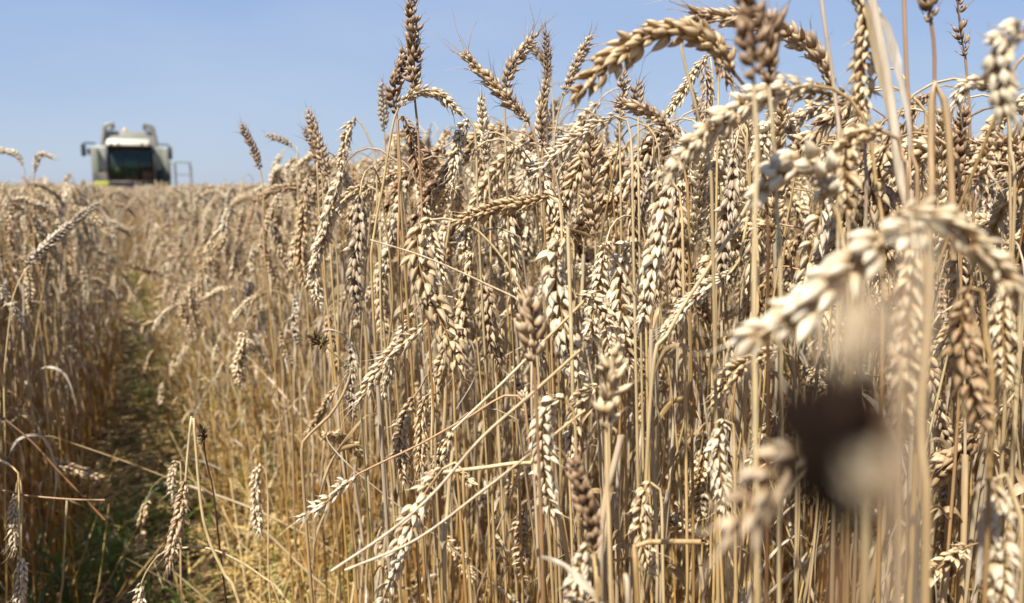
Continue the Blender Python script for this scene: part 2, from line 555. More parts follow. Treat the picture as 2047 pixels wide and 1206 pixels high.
def build_plant(rg, h, lean, bend, neck, earlen, earbend, roll, leaves=2, full=True, sparse=0.0, openness=1.0, width=1.0, size=1.0):
    st, ea = plant_path(h, lean, bend, neck, earlen, earbend, rg)
    parts = []
    stem = make_stem(st, 0.0014 + rg.random() * 0.0005, 0.00075, 6 if full else 4, (0.16, 0.34 + rg.random() * .06, 0.56 + rg.random() * .12), rg)
    parts.append(('stem', stem))
    parts.append(('ear', make_ear(ea, roll, width, full, openness, 1.0, sparse, rg, size)))
    if full and rg.random() < 0.8:
        a = 0.52 + rg.random() * 0.2
        sh = make_sheath(st, a - 0.25, a + 0.06 + rg.random() * 0.1, 0.0019 + rg.random() * 0.0005, rg)
        if sh: parts.append(('sheath', sh))
    for j in range(leaves):
        q = (0.45, 0.72, 0.6, 0.3)[j % 4] + rg.normal(0, .06)
        b = st[int(min(.9, max(.1, q)) * (len(st) - 1))]
        az = rg.random() * 6.28
        L = (0.045 + rg.random() ** 2 * 0.13)
        dx, dy = math.cos(az), math.sin(az)
        up = rg.normal(0, 0.25) * L + (0.03 if rg.random() < .3 else 0)
        path = [b, b + np.array([dx * L * .15, dy * L * .15, L * .08 + up * .5]), b + np.array([dx * L * .38 + rg.normal(0, .006), dy * L * .38, up - L * .1]),
                b + np.array([dx * L * .5, dy * L * .5, up - L * .5]), b + np.array([dx * L * .52 + rg.normal(0, .02), dy * L * .5, up - L * 0.95])]
        parts.append(('leaf', make_leaf(path, 0.0035 + rg.random() * 0.006, rg.normal(0, 3.5), rg.random() * 1.3, rg, cols=5 if full else 3)))
    return parts

# ------------------------------------------------------------------ ground
def ground_h(x, y):
    u = x * math.cos(TA) + y * math.sin(TA)
    v = -x * math.sin(TA) + y * math.cos(TA)
    near = np.exp(-(x ** 2 + y ** 2) / 60.0)
    z = 0.008 * np.sin(x * 11 + np.sin(y * 7)) * np.cos(y * 13 + x * 3) + 0.005 * np.sin(x * 37 + y * 9) * np.sin(y * 41)
    rut = -0.025 * np.exp(-((u - 0.0) / 0.2) ** 2)
    lug = 0.007 * np.sin(v * 62 + 2.0 * np.abs(u) * 14) * np.exp(-((u - 0.0) / 0.19) ** 4)
    return (z + rut + lug) * near - 0.01
k = 240
g1 = np.linspace(-1, 1, k)
gx = np.sinh(g1 * 7.0) / np.sinh(7.0) * 900
gx = np.sign(g1) * (np.abs(g1) ** 1.0 * 5 + np.maximum(0, np.abs(g1) - 0.72) ** 2 * 12000)
X, Y = np.meshgrid(gx, gx + 2.2)
mb = MB()
mb.add(np.stack([X, Y, ground_h(X, Y)], -1).reshape(-1, 3), grid_faces(k, k, False))
tag(mb.build('ground', M['soil']), kind='structure')

# ------------------------------------------------------------------ combine harvester, driving down the track towards the camera
def build_combine():
    DH = 38.0
    sx, sz = DH * 0.815 / F, DH * 0.9026 / F
    base = UV(0.05, DH)
    root = empty('combine_harvester', (base[0], base[1], 0))
    root.rotation_euler = (0, 0, TA)
    tag(root, 'grey and white combine harvester with dark cab windscreen driving down the track in the distance', 'combine harvester')
    def q(px, py, y=0.0):
        return np.array([(px - 262) * sx, y, CAM_H + (372 - py) * sz])
    def boxpts(mb, a, b, bev=0.0, mi=0):
        x0, y0, z0 = np.minimum(a, b); x1, y1, z1 = np.maximum(a, b)
        v = [(x0, y0, z0), (x1, y0, z0), (x1, y1, z0), (x0, y1, z0), (x0, y0, z1), (x1, y0, z1), (x1, y1, z1), (x0, y1, z1)]
        mb.add(v, [(0, 3, 2, 1), (4, 5, 6, 7), (0, 1, 5, 4), (1, 2, 6, 5), (2, 3, 7, 6), (3, 0, 4, 7)], mi=mi)
    def hexa(mb, lo, hi):
        """lo, hi: four corners each (front-left, front-right, back-right, back-left)"""
        mb.add(list(lo) + list(hi), [(0, 3, 2, 1), (4, 5, 6, 7), (0, 1, 5, 4), (1, 2, 6, 5), (2, 3, 7, 6), (3, 0, 4, 7)])
    def bevel(o, wd=0.03):
        md = o.modifiers.new('bevel', 'BEVEL'); md.width = wd; md.segments = 2; md.limit_method = 'ANGLE'
        return o
    def part(name, mat, f, par=root, bv=0.03, smooth=False):
        mb = MB(); f(mb)
        o = mb.build(name, M[mat], par, smooth)
        if bv: bevel(o, bv)
        return o
    def bar(mb, pts, r, seg=8):
        tube(mb, smooth_path(pts, 0.05), r, seg)
    zt = lambda py: CAM_H + (372 - py) * sz
    # machine body behind the cab
    def f(mb):
        x0, x1 = (185 - 262) * sx, (339 - 262) * sx
        hexa(mb, [(x0, 1.3, 0.95), (x1, 1.3, 0.95), (x1, 7.4, 1.2), (x0, 7.4, 1.2)],
             [(x0 + .06, 1.3, zt(289)), (x1 - .06, 1.3, zt(289)), (x1 - .1, 7.2, zt(292)), (x0 + .1, 7.2, zt(292))])
    body = part('body', 'panel', f, bv=0.08)
    for s in (-1, 1):
        def f(mb):
            x = s * 1.43
            boxpts(mb, (x - .13, 1.12, zt(357)), (x + .15, 1.29, zt(292)))
        part('side_panel', 'panel', f, bv=0.04)
        def f(mb):
            a = s * 0.9; b = s * 1.5
            boxpts(mb, (a, 0.75, zt(374)), (b, 1.3, zt(360)))
        part('fender', 'lime', f, bv=0.05)
    # grain tank, its walls leaning in, with the raised extension rails
    def f(mb):
        hexa(mb, [q(202, 289, 1.5), q(321, 289, 1.5), q(319, 288, 4.6), q(204, 288, 4.6)],
             [q(213, 258, 1.75), q(310, 258, 1.75), q(310, 258, 4.3), q(213, 258, 4.3)])
    tank = part('grain_tank', 'grey', f, bv=0.05)
    for s in (-1, 1):
        def f(mb):
            c = 262
            g = lambda dx, py, y: q(c + s * dx, py, y)
            bar(mb, [g(56, 286, 1.6), g(51, 262, 1.62), g(48.5, 250, 1.62), g(42, 246, 1.62), g(32, 244.5, 1.62)], 0.085)
            bar(mb, [g(56, 286, 4.3), g(51, 262, 4.2), g(48.5, 250, 4.2), g(42, 246, 4.2), g(32, 244.5, 4.2)], 0.06)
            bar(mb, [g(32, 244.5, 1.62), g(32, 244.5, 4.2)], 0.05)
            bar(mb, [g(34, 246, 1.62), g(35, 264, 1.72)], 0.025)
        part('tank_extension', 'grey', f, tank, bv=0)
    # cab: frame, glass, roof, seat and steering column inside
    def f(mb):
        boxpts(mb, (-.92, -.25, zt(366)), (.92, 1.3, zt(359)))           # floor sill
        for s in (-1, 1):
            bar(mb, [(s * .88, -.2, zt(362)), (s * .92, -.33, zt(325)), (s * .88, -.1, zt(292))], 0.045)
            boxpts(mb, (s * .96 - .05, 1.12, zt(359.5)), (s * .96 + .05, 1.24, zt(294)))
        boxpts(mb, (-.93, -.12, zt(294)), (.93, 1.25, zt(290.5)))
        boxpts(mb, (-.9, 1.18, zt(358.5)), (.9, 1.28, zt(296)))          # dark rear wall
    cab = part('cab', 'black', f, bv=0)
    def f(mb):
        pr = [(zt(361), -.235), (zt(345), -.325), (zt(325), -.365), (zt(308), -.27), (zt(294), -.13)]
        xs = np.linspace(-.86, .86, 9)
        v = [(x, y + .10 * (x / .86) ** 2, z) for z, y in pr for x in xs]
        mb.add(v, grid_faces(5, 9, False))
    part('windscreen', 'glass', f, cab, bv=0, smooth=True)
    for s in (-1, 1):
        def f(mb):
            mb.add([(s * .93, -.15, zt(361)), (s * .96, 1.1, zt(361)), (s * .96, 1.1, zt(295)), (s * .93, -.05, zt(295))], [(0, 1, 2, 3)])
        part('side_window', 'glass', f, cab, bv=0)
    def f(mb):
        hexa(mb, [(-.93, -.32, zt(292)), (.82, -.32, zt(292)), (.86, 1.35, zt(292)), (-.96, 1.35, zt(292))],
             [(-.86, -.12, zt(277.5)), (.74, -.12, zt(277.5)), (.76, 1.3, zt(279)), (-.88, 1.3, zt(279))])
    roof = part('cab_roof', 'white', f, cab, bv=0.07)
    for x in (-.72, -.45, .45, .72):
        def f(mb):
            a = np.linspace(0, 2 * math.pi, 13)[:-1]
            rr = [.0, .05, .05, .045]; yy = [-.36, -.36, -.30, -.26]
            v = [(x + rr[i] * math.cos(t), yy[i], zt(288.3) + rr[i] * math.sin(t)) for i in range(4) for t in a]
            mb.add(v, grid_faces(4, 12))
        part('work_light', 'mirror', f, roof, bv=0, smooth=True)
    def f(mb):
        boxpts(mb, (-.26, .62, zt(362) + .1), (.26, 1.05, zt(362) + .42)); boxpts(mb, (-.25, .95, zt(362) + .4), (.25, 1.1, zt(362) + 1.05))
    part('seat', 'dark_green', f, cab, bv=0.05)
    def f(mb):
        bar(mb, [(-.02, .1, zt(360)), (-.02, .25, zt(342))], 0.04)
        a = np.linspace(0, 2 * math.pi, 17)
        tube(mb, np.array([(-.02 + .2 * math.cos(t), .26 + .07 * math.sin(t), zt(341) + .19 * math.sin(t)) for t in a]), 0.02, 6)
    part('steering_wheel', 'black', f, cab, bv=0, smooth=True)
    def f(mb):
        boxpts(mb, (-.62, .15, zt(343)), (-.30, .25, zt(334)))
    part('monitor', 'dark_green', f, cab, bv=0.02)
    def f(mb):
        boxpts(mb, (.40, .3, zt(360)), (.80, .9, zt(340)))
    part('console', 'red', f, cab, bv=0.03)
    def f(mb):
        a = np.linspace(0, 2 * math.pi, 11)[:-1]
        rr = [.07, .08, .075, .03, 0]; z0 = zt(258.5); zz = [0, .03, .11, .15, .155]
        v = [((253 - 262) * sx + rr[i] * math.cos(t), 1.95 + rr[i] * math.sin(t), z0 + zz[i]) for i in range(5) for t in a]
        mb.add(v, grid_faces(5, 10))
    part('beacon', 'orange', f, tank, bv=0, smooth=True)
    for s, mx, px_, y0, y1 in ((-1, 172, 194, 289, 313), (1, 340.5, 322, 292, 316)):
        def f(mb):
            bar(mb, [q(px_, 287, 0.2), q(mx + s * -6, 287.5, -.25), q(mx, y0 + .5, -.32), q(mx, y0 + 4, -.32)], 0.032)
        arm = part('mirror_arm', 'black', f, cab, bv=0)
        def f(mb):
            boxpts(mb, (q(mx - 4.6, y0 + 1)[0], -.36, zt(y1)), (q(mx + 4.6, y0 + 1)[0], -.27, zt(y0 + 1)))
        part('mirror', 'black', f, arm, bv=0.04)
    # feeder house and the low bumper in front
    def f(mb):
        boxpts(mb, (-.86, -.18, zt(370.5)), (.66, .9, zt(366.5)))
    part('bumper', 'grey', f, bv=0.02)
    def f(mb):
        hexa(mb, [(-.62, -2.0, .25), (.45, -2.0, .25), (.45, .9, .75), (-.62, .9, .75)],
             [(-.62, -2.0, .62), (.45, -2.0, .62), (.45, .55, zt(371)), (-.62, .55, zt(371))])
    part('feeder_house', 'red', f, bv=0.04)
    # axle, wheels
    def f(mb):
        bar(mb, [(-1.4, 1.6, .8), (1.4, 1.6, .8)], 0.12); bar(mb, [(-1.2, 6.2, .6), (1.2, 6.2, .6)], 0.09)
    part('axle', 'black', f, bv=0)
    for x, y, rad, wd in ((-1.25, 1.6, .86, .6), (1.25, 1.6, .86, .6), (-1.2, 6.2, .6, .4), (1.2, 6.2, .6, .4)):
        wh = empty('wheel', (x, y, rad)); wh.parent = root
        def f(mb):
            n_ = 60
            a = np.linspace(0, 2 * math.pi, n_, endpoint=False)
            prof = [(.58, -.46), (.8, -.5), (.95, -.47), (1.0, -.34), (1.0, 0), (1.0, .34), (.95, .47), (.8, .5), (.58, .46), (.58, -.46)]
            v = []
            for r_, x_ in prof:
                lug = np.where((np.arange(n_) % 4 < 2) & (r_ > .96), .955, 1.0)
                v += [(x_ * wd, rad * r_ * l * math.cos(t), rad * r_ * l * math.sin(t)) for t, l in zip(a, lug)]
            mb.add(v, grid_faces(len(prof), n_))
        part('tyre', 'rubber', f, wh, bv=0)
        def f(mb):
            a = np.linspace(0, 2 * math.pi, 24, endpoint=False)
            prof = [(.59, -.42), (.52, -.3), (.3, -.2), (.14, -.3), (0.001, -.3)]
            for sg in (-1, 1):
                v = [(sg * x_ * wd, rad * r_ * math.cos(t), rad * r_ * math.sin(t)) for r_, x_ in prof for t in a]
                mb.add(v, grid_faces(len(prof), 24))
        part('rim', 'lime', f, wh, bv=0)
    # access platform rails and ladder on the right
    def f(mb):
        g = lambda px, py, y=1.0: q(px, py, y)
        bar(mb, [g(351, 374), g(351, 325), g(353, 321), g(358, 320), g(378, 321), g(384, 324), g(386.5, 332), g(387, 350), g(388, 374)], 0.026)
        bar(mb, [g(350, 345), g(387, 346)], 0.022)
        bar(mb, [g(341, 321, 1.1), g(351, 323)], 0.022)
        bar(mb, [g(353, 374), g(353, 323)], 0.03)
        bar(mb, [g(388, 374, 2.3), g(388, 322, 2.3), g(387, 321, 1.0)], 0.022)
    part('platform_rail', 'grey', f, bv=0)
    def f(mb):
        boxpts(mb, (1.52, .75, zt(377)), (2.45, 2.4, zt(374.2)))
    part('platform', 'grey', f, bv=0.01)
    def f(mb):
        for x in (1.85, 2.3):
            bar(mb, [(x, .74, zt(375)), (x, .35, .35)], 0.025)
        for i in range(4):
            t = (i + .5) / 4
            bar(mb, [(1.85, .74 - .39 * t, zt(375) * (1 - t) + .35 * t), (2.3, .74 - .39 * t, zt(375) * (1 - t) + .35 * t)], 0.02)
    part('ladder', 'grey', f, bv=0)
    def f(mb):
        bar(mb, [(-1.55, 1.9, zt(300)), (-1.62, 4.5, zt(297)), (-1.62, 7.9, zt(295))], 0.17, 14)
    part('unloading_auger', 'grey', f, bv=0)
build_combine()

# ------------------------------------------------------------------ the stalks one can pick out in the photograph
RX = math.pi
landmarks = []      # (name used in other labels, x, y, depth)
hero_count = 0
def hero(ref, label, d, ear=None, stem=(), tone='ear_gold', st='stem', roll=0.4, w=1.0, dz=0.0, openness=1.0, awn=1.0, sparse=0.0,
         drift=(0.02, 0.03), ground=True, r0=None, leaves=0, name='wheat_stalk', cat='wheat stalk', group='standing wheat stalks', leafp=(), size=None, r1=None, sheath=None, nodes=None):
    """ear: pixels base -> tip; stem: pixels from the ear's base downwards; then on to the ground"""
    global hero_count
    rg = np.random.default_rng(1000 + hero_count); hero_count += 1
    def pt(p, extra=0.0):
        return P(p[0], p[1], (p[2] if len(p) > 2 else d) + extra)
    epts = None
    if ear:
        k = len(ear)
        epts = smooth_path([pt(p, dz * i / max(1, k - 1)) for i, p in enumerate(ear)], 0.003)
        elen = np.linalg.norm(np.diff(epts, axis=0), axis=1).sum()
    spts = [pt(p) for p in stem]
    if ear:
        spts = [epts[0]] + spts
    if ground:
        last = spts[-1]
        drop = last[2]
        g = np.array([last[0] + drift[0], last[1] + drift[1], 0.0])
        if len(spts) > 1:
            prev = spts[-2]
            tan = (last - prev); tan = tan / np.linalg.norm(tan)
            if tan[2] < -0.3:
                g[:2] += 0.5 * tan[:2] * min(0.3, drop)
        spts += [last * 0.6 + g * 0.4 + np.array([0.004, 0, 0]), g]
    full = smooth_path(spts[::-1], 0.010)
    origin = full[0].copy()
    if ground: origin[2] = 0.0
    root = empty(name, origin)
    tag(root, label, cat, group)
    lo = lambda a: a - origin
    sc = size if size else (np.clip(elen / 0.095, 0.72, 1.2) if ear else 1.0)
    r0 = r0 or 0.0017
    r1 = r1 or (0.0009 if ear else r0 * 0.85)
    make_stem(lo(full), r0, r1, 8, nodes if nodes is not None else (0.18, 0.36, 0.58), rg).build('stem', M[st], root)
    if sheath:
        sh = make_sheath(lo(full), sheath[0], sheath[1], sheath[2], rg)
        if sh: sh.build('sheath', M['sheath'], root)
    if ear:
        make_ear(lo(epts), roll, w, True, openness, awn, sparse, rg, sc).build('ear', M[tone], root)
        mid = epts[len(epts) // 2]
    else:
        mid = spts[0]
    for j in range(leaves):
        i = int((0.3 + 0.3 * rg.random()) * len(full))
        b = lo(full[i]); a = rg.random() * 6.28; L = .08 + rg.random() * .1
        dx, dy = math.cos(a), math.sin(a)
        make_leaf([b, b + np.array([dx * .02, dy * .02, .03]), b + np.array([dx * L * .45, dy * L * .45, .02]), b + np.array([dx * L * .6, dy * L * .6, -L * .7])],
                  0.005 + rg.random() * .004, rg.normal(0, 2), rg.random(), rg).build('leaf', M['leaf'], root)
    for lp, lw, ltone in leafp:
        make_leaf([lo(pt(p)) for p in lp], lw, rg.normal(0, 1.2), .6, rg, notip=len(lp) < 4).build('leaf', M[ltone], root)
    x, y, dd = proj(mid)
    if ref:
        landmarks.append((ref, x, y, dd))
    return root

G1 = 'standing wheat stalks'
# skyline, centre
hero('the tallest dark ear', 'tall upright brown wheat ear rising highest against the sky', .65, [(829, 197), (828, 130), (826, 70), (821, 3)], [(836, 270), (843, 400), (848, 520)], 'ear_brown', 'stem_red', .9, 1.0, openness=1.1, awn=1.3)
hero('the brown leaning ear', 'brown wheat ear standing just left of the tallest dark one', .67, [(793, 226), (785, 190), (797, 150), (814, 97)], [(796, 300), (798, 420), (800, 560)], 'ear_brown', 'stem_red', .5, 1.1, openness=1.1)
hero('the small sunlit arch', 'small pale arched ear curving right beneath the two tall brown ears', .64, [(797, 215), (815, 196), (845, 183), (880, 192), (916, 224)], [(786, 246), (772, 330), (764, 380), (748, 470), (745, 600)], 'ear_pale', 'stem', 1.2, .85, size=.75, sheath=(.5, .8, .0018))
hero('the ear hanging below the brown pair', 'brown ear leaning over the thin stems below the tallest dark ear', .66, [(806, 232), (822, 270), (830, 310), (842, 356)], [(800, 228), (795, 240), (800, 330), (806, 480)], 'ear_brown', 'stem', .2, .9)
hero('the whiskered ear', 'whiskered tan ear leaning far left against the sky, left arm of a V', .62, [(1056, 242), (1020, 204), (975, 158), (932, 112)], [(1074, 290), (1082, 400), (1088, 560)], 'ear_tan', 'stem', 1.5, 1.05, awn=2.6, openness=1.15)
hero('the right arm of the V', 'tan ear leaning right against the sky, right arm of a V', .70, [(1008, 192), (1016, 150), (1038, 112), (1069, 74)], [(1010, 260), (1014, 400)], 'ear_tan', 'stem', .3, .9, awn=2.0)
hero('the short far ear', 'short blurred ear peeping behind the right arm of the V', .95, [(1100, 150), (1088, 122), (1062, 88)], [(1106, 220), (1108, 330)], 'ear_tan', 'stem', .3, .9)
hero('the thin bare ear', 'very thin dark upright ear, sparse at its tip, right of the V', .78, [(1093, 180), (1094, 130), (1091, 66)], [(1094, 260), (1096, 380)], 'ear_brown', 'stem_dark', 0, .6, size=.62)
hero('the slim slanting ear', 'slim tan ear slanting up right between the V and the great arch', .78, [(1126, 192), (1144, 150), (1158, 118), (1178, 78)], [(1112, 250), (1108, 380)], 'ear_tan', 'stem', .9, .95)
hero('the pale ear right of the V foot', 'pale upright ear crowned by the thin bare one', .66, [(1084, 292), (1080, 240), (1090, 170)], [(1086, 360), (1090, 500)], 'ear_tan', 'stem', 1.7, 1.0)
hero('the great arch', 'great arched golden ear sweeping left across the sky near the upper middle', .43, [(1463, 140), (1448, 108), (1415, 78), (1370, 62), (1320, 66), (1270, 88), (1225, 118), (1190, 150), (1160, 188)], [(1478, 155), (1500, 200), (1512, 260), (1530, 400), (1535, 600)], 'ear_gold', 'stem_dark', .7, 1.0, openness=1.05, awn=1.4, r0=.0015)
hero('the hanging tail of the great arch', 'brown ear hanging on its neck inside the right end of the great arch', .47, [(1400, 62), (1424, 84), (1443, 112), (1452, 160)], [(1380, 60), (1360, 75), (1372, 140), (1410, 300), (1425, 480)], 'ear_brown', 'stem', .2, .9)
hero('the pale crest', 'pale arched ear with whiskers cresting the upper edge behind the dark blurred ear', .50, [(1662, 172), (1642, 122), (1605, 86), (1550, 56), (1500, 40), (1450, 36), (1395, 30)], [(1672, 220), (1690, 330), (1695, 500)], 'ear_tan', 'stem', 1.1, .85, awn=2.2)
hero('the dark blurred ear', 'large blurred brown upright ear cut by the upper edge, right of the great arch', .31, [(1506, 160), (1504, 90), (1500, 0), (1496, -90)], [(1513, 300), (1509, 430), (1508, 620), (1510, 900), (1514, 1206)], 'ear_brown', 'stem', .2, 1.0, openness=1.15, drift=(.01, .0), sheath=(.3, .55, .0026))
hero('the dark side ear', 'blurred dark ear pressed behind the right side of the big blurred upright one', .36, [(1536, 168), (1538, 110), (1542, 40)], [(1545, 260), (1552, 400), (1560, 700)], 'ear_brown', 'stem', 1.3, .8, size=.9)
hero('the pale low arch', 'pale blurred arched ear reaching down left below the great arch', .40, [(1625, 172), (1575, 176), (1520, 198), (1460, 232), (1400, 278), (1338, 344)], [(1665, 178), (1700, 200), (1735, 262), (1752, 380), (1765, 620)], 'ear_pale', 'stem', .8, 1.0, r0=.0015)
hero('the grey feathered ear', 'grey blurred ear lying level with raised grains, right of the dark upright ear', .44, [(1706, 196), (1660, 186), (1612, 182), (1556, 186)], [(1724, 220), (1730, 330), (1728, 520)], 'ear_grey', 'stem_grey', 1.57, .9, openness=1.5, sparse=.15)
hero('the white humped ear', 'bright whitish humped ear, blurred, right of the thick pale stem', .36, [(1655, 388), (1645, 345), (1605, 322), (1560, 340), (1526, 378)], [(1672, 420), (1690, 520), (1700, 700)], 'ear_pale', 'stem', 1.57, 1.2, size=1.05, openness=1.1)
hero('the top hanging ear', 'thick ear hanging down from the upper edge beside a broad dry leaf', .42, [(1693, -25), (1728, 10), (1733, 70), (1726, 150), (1722, 235)], [(1640, -60), (1650, 60), (1668, 190), (1676, 420)], 'ear_gold', 'stem_grey', 1.1, 1.05, openness=1.1)
hero('the chunky drooping ear', 'chunky drooping ear with brown crown and white lower grains, right upper part', .38, [(1760, 262), (1715, 272), (1690, 300), (1688, 350), (1692, 420)], [(1790, 270), (1806, 320), (1812, 480)], 'ear_gold', 'stem_red', .9, 1.2)
hero('the folded leaf', 'stalk with a broad folded dry leaf slanting down from the upper edge', .40, None, [(1736, -30), (1775, 170), (1800, 360), (1830, 620)], st='sheath', r0=.0028, leafp=[([(1745, 30), (1768, 45), (1790, 120), (1812, 230), (1822, 330)], .006, 'leaf_grey'), ([(1730, 10), (1760, 150), (1790, 300), (1810, 420)], .0045, 'leaf')])
hero('the red stem', 'thin reddish bare stem running straight up to the upper edge', .42, None, [(1806, -30), (1812, 140), (1822, 300), (1832, 480)], st='stem_red', r0=.0012)
hero('the cut off ear stem', 'straight stem whose ear base touches the upper edge', .42, [(1861, 44), (1858, 10), (1850, -70)], [(1868, 110), (1866, 250), (1860, 420)], 'ear_brown', 'stem_red', .3, .9)
hero('the twiggy ear', 'nearly bare ear of small brown spikelets on a red stem near the upper right', .58, [(1929, 112), (1920, 60), (1914, 2)], [(1937, 200), (1940, 330), (1944, 500)], 'ear_brown', 'stem_red', .3, .7, sparse=.45, size=.7)
hero('the right corner ear', 'large blurred whitish ear drooping in the upper right corner', .30, [(2060, 62), (2022, 66), (2000, 96), (2000, 150), (2012, 225)], [(2085, 90), (2100, 200), (2105, 500)], 'ear_pale', 'stem', 1.0, 1.2, openness=1.1)
hero('the folded straw', 'blurred straw folded double near the upper right, like a hairpin', .40, None, [(1906, 520), (1900, 320), (1888, 205), (1872, 172), (1863, 180), (1860, 300), (1856, 520)], st='stem_grey', r0=.0019)
hero('the knot of pale grains', 'short pale ear with round grains beside the twiggy red stem', .47, [(1985, 182), (1960, 165), (1930, 172), (1915, 200)], [(2010, 200), (2020, 300), (2024, 500)], 'ear_pale', 'stem', 1.2, 1.0)
# foreground right
hero('the big front arch', 'big blurred ear sweeping down left across the right foreground', .255, [(1846, 462), (1800, 462), (1740, 500), (1680, 552), (1600, 618), (1515, 672)], [(1858, 500), (1858, 640), (1842, 860), (1850, 1206)], 'ear_pale', 'stem', .9, 1.0, drift=(.0, .0), r0=.0016, r1=.0013, openness=1.15, size=1.12)
hero('the big front right ear', 'big blurred ear sweeping down right from the middle of the right foreground', .27, [(1790, 425), (1840, 425), (1905, 450), (1970, 505), (2030, 580)], [(1765, 440), (1762, 520), (1780, 700), (1800, 900)], 'ear_gold', 'stem_grey', .6, 1.0, openness=1.1)
hero('the golden hanging ear', 'blurred golden ear hanging straight down left of the thick front stem', .33, [(1826, 500), (1816, 590), (1812, 700), (1806, 860)], [(1832, 480), (1840, 478), (1846, 520), (1838, 700), (1830, 950)], 'ear_gold', 'stem', .2, .9)
hero('the shaded right ear', 'shaded ear hanging right of the thick front stem with one white grain on top', .33, [(1936, 575), (1925, 640), (1935, 740), (1962, 850)], [(1948, 560), (1962, 580), (1972, 700), (1980, 900)], 'ear_tan', 'stem', .9, .95)
hero('the right edge ear', 'tan ear hanging near the right edge at mid height', .40, [(2016, 560), (2004, 640), (2010, 760)], [(2024, 550), (2034, 560), (2036, 700)], 'ear_gold', 'stem', .5, .95)
hero('the lower right ear', 'pale blurred ear hanging in the lower right corner', .34, [(1985, 960), (2000, 1040), (2004, 1130), (2000, 1220)], [(1990, 945), (2005, 940), (2030, 1010), (2040, 1200)], 'ear_pale', 'stem', .4, 1.1, leafp=[([(1998, 985), (1985, 1020), (1966, 1090), (1955, 1170)], .010, 'leaf_grey')])
hero('the near-black ear', 'tiny near-black shrivelled ear, hugely blurred, close in the lower right', .060, [(1692, 1025), (1682, 920), (1674, 830)], [(1686, 1060), (1684, 1206)], 'ear_dark', 'stem_dark', .4, 2.1, size=.40, openness=1.1, awn=0, drift=(.01, .01), r0=.0012, r1=.0010)
hero('the smoky foreground ear', 'hugely blurred cream ear tip hanging just above the near-black one', .055, [(1715, 590), (1706, 640), (1695, 700)], [(1740, 560), (1790, 540), (1830, 700), (1800, 1206)], 'ear_pale', 'stem_grey', .4, .55, size=.24, openness=1.0, awn=0, r0=.0006, r1=.0004)
hero('the cream foreground grain', 'hugely blurred cream grain tuft touching the lower right of the near-black ear', .054, [(1768, 1020), (1752, 985), (1740, 950)], [(1772, 1090), (1780, 1206)], 'ear_pale', 'stem_dark', .4, .5, size=.21, awn=0, r0=.0004, r1=.0003)
hero('the blurred left arm', 'blurred tan ear reaching down left beneath the near-black one', .19, [(1640, 905), (1580, 925), (1530, 965), (1465, 1060)], [(1680, 900), (1720, 960), (1730, 1206)], 'ear_tan', 'stem', .8, .8, size=.75)
# centre
hero('the neat hanging ear', 'pale plump ear hanging straight near the centre with rounded shoulder', .60, [(1138, 470), (1118, 482), (1112, 540), (1118, 610), (1134, 680), (1146, 756)], [(1146, 482), (1148, 600), (1152, 800), (1156, 1000)], 'ear_pale', 'stem', .5, 1.1)
hero('the swan neck ear', 'ear hanging from a long swan-necked stem left of the centre', .60, [(860, 440), (840, 462), (836, 510), (852, 575), (882, 640), (918, 730)], [(900, 438), (950, 458), (998, 508), (1030, 560), (1062, 640), (1080, 800)], 'ear_pale', 'stem', .3, 1.05)
hero('the level golden ear', 'golden ear lying level and pointing left above the swan-necked one', .60, [(1098, 392), (1050, 405), (985, 418), (915, 442)], [(1112, 396), (1122, 440), (1126, 600)], 'ear_gold', 'stem', .9, 1.0)
hero('the drooping pale tassel', 'large pale ear drooping down left, right of the centre, loose at its tip', .56, [(1342, 362), (1328, 400), (1316, 470), (1300, 550), (1282, 640)], [(1350, 366), (1360, 400), (1366, 560)], 'ear_pale', 'stem', 1.4, 1.15, openness=1.15)
hero('the round grained ear', 'ear of round pale grains hanging beside a brown curved leaf', .61, [(1276, 484), (1250, 500), (1238, 560), (1242, 640), (1258, 730)], [(1284, 492), (1290, 560), (1294, 800)], 'ear_pale', 'stem', .1, 1.0)
hero('the hooked ear', 'hooked ear with spiky shoulder drooping right, under the centre', .60, [(1150, 588), (1188, 598), (1212, 640), (1222, 720)], [(1146, 592), (1150, 640), (1158, 900)], 'ear_pale', 'stem', 1.2, 1.05, openness=1.3)
hero('the central upright ear', 'pale upright ear standing in the middle of the crowd below the slim slanting one', .68, [(1190, 470), (1182, 400), (1180, 330), (1176, 250)], [(1192, 600), (1196, 800)], 'ear_tan', 'stem', .2, 1.0)
hero('the dark blurred middle ear', 'blurred brown upright ear in front of the centre stems', .42, [(1068, 722), (1066, 670), (1058, 596)], [(1074, 850), (1080, 1000), (1086, 1206)], 'ear_tan', 'stem_red', .3, 1.15, drift=(.0, .0), size=.9)
hero('the whiskery long ear', 'long thin tan ear lying slantwise down left, under the crossing of two arches', .55, [(1228, 232), (1180, 258), (1120, 300), (1068, 352)], [(1250, 236), (1262, 290), (1266, 480)], 'ear_pale', 'stem', .9, .8)
hero('the bowed ear', 'tan ear bowing left from a bent neck under the opening of the great arch', .58, [(1346, 272), (1326, 244), (1288, 220), (1238, 206)], [(1352, 300), (1370, 350), (1378, 520)], 'ear_tan', 'stem', .8, 1.05)
hero('the pale ear inside the arch', 'pale feathery ear hanging down left under the great arch, against the sky', .66, [(1414, 112), (1392, 140), (1364, 184), (1336, 228)], [(1420, 104), (1430, 110), (1436, 180), (1432, 420)], 'ear_pale', 'stem', 1.4, .9, openness=1.15)
hero('the narrow ear inside the arch', 'narrow tan ear hanging straight behind the feathery one under the great arch', .72, [(1408, 124), (1414, 180), (1410, 250)], [(1411, 116), (1420, 118), (1426, 200), (1424, 420)], 'ear_tan', 'stem', .2, .8)
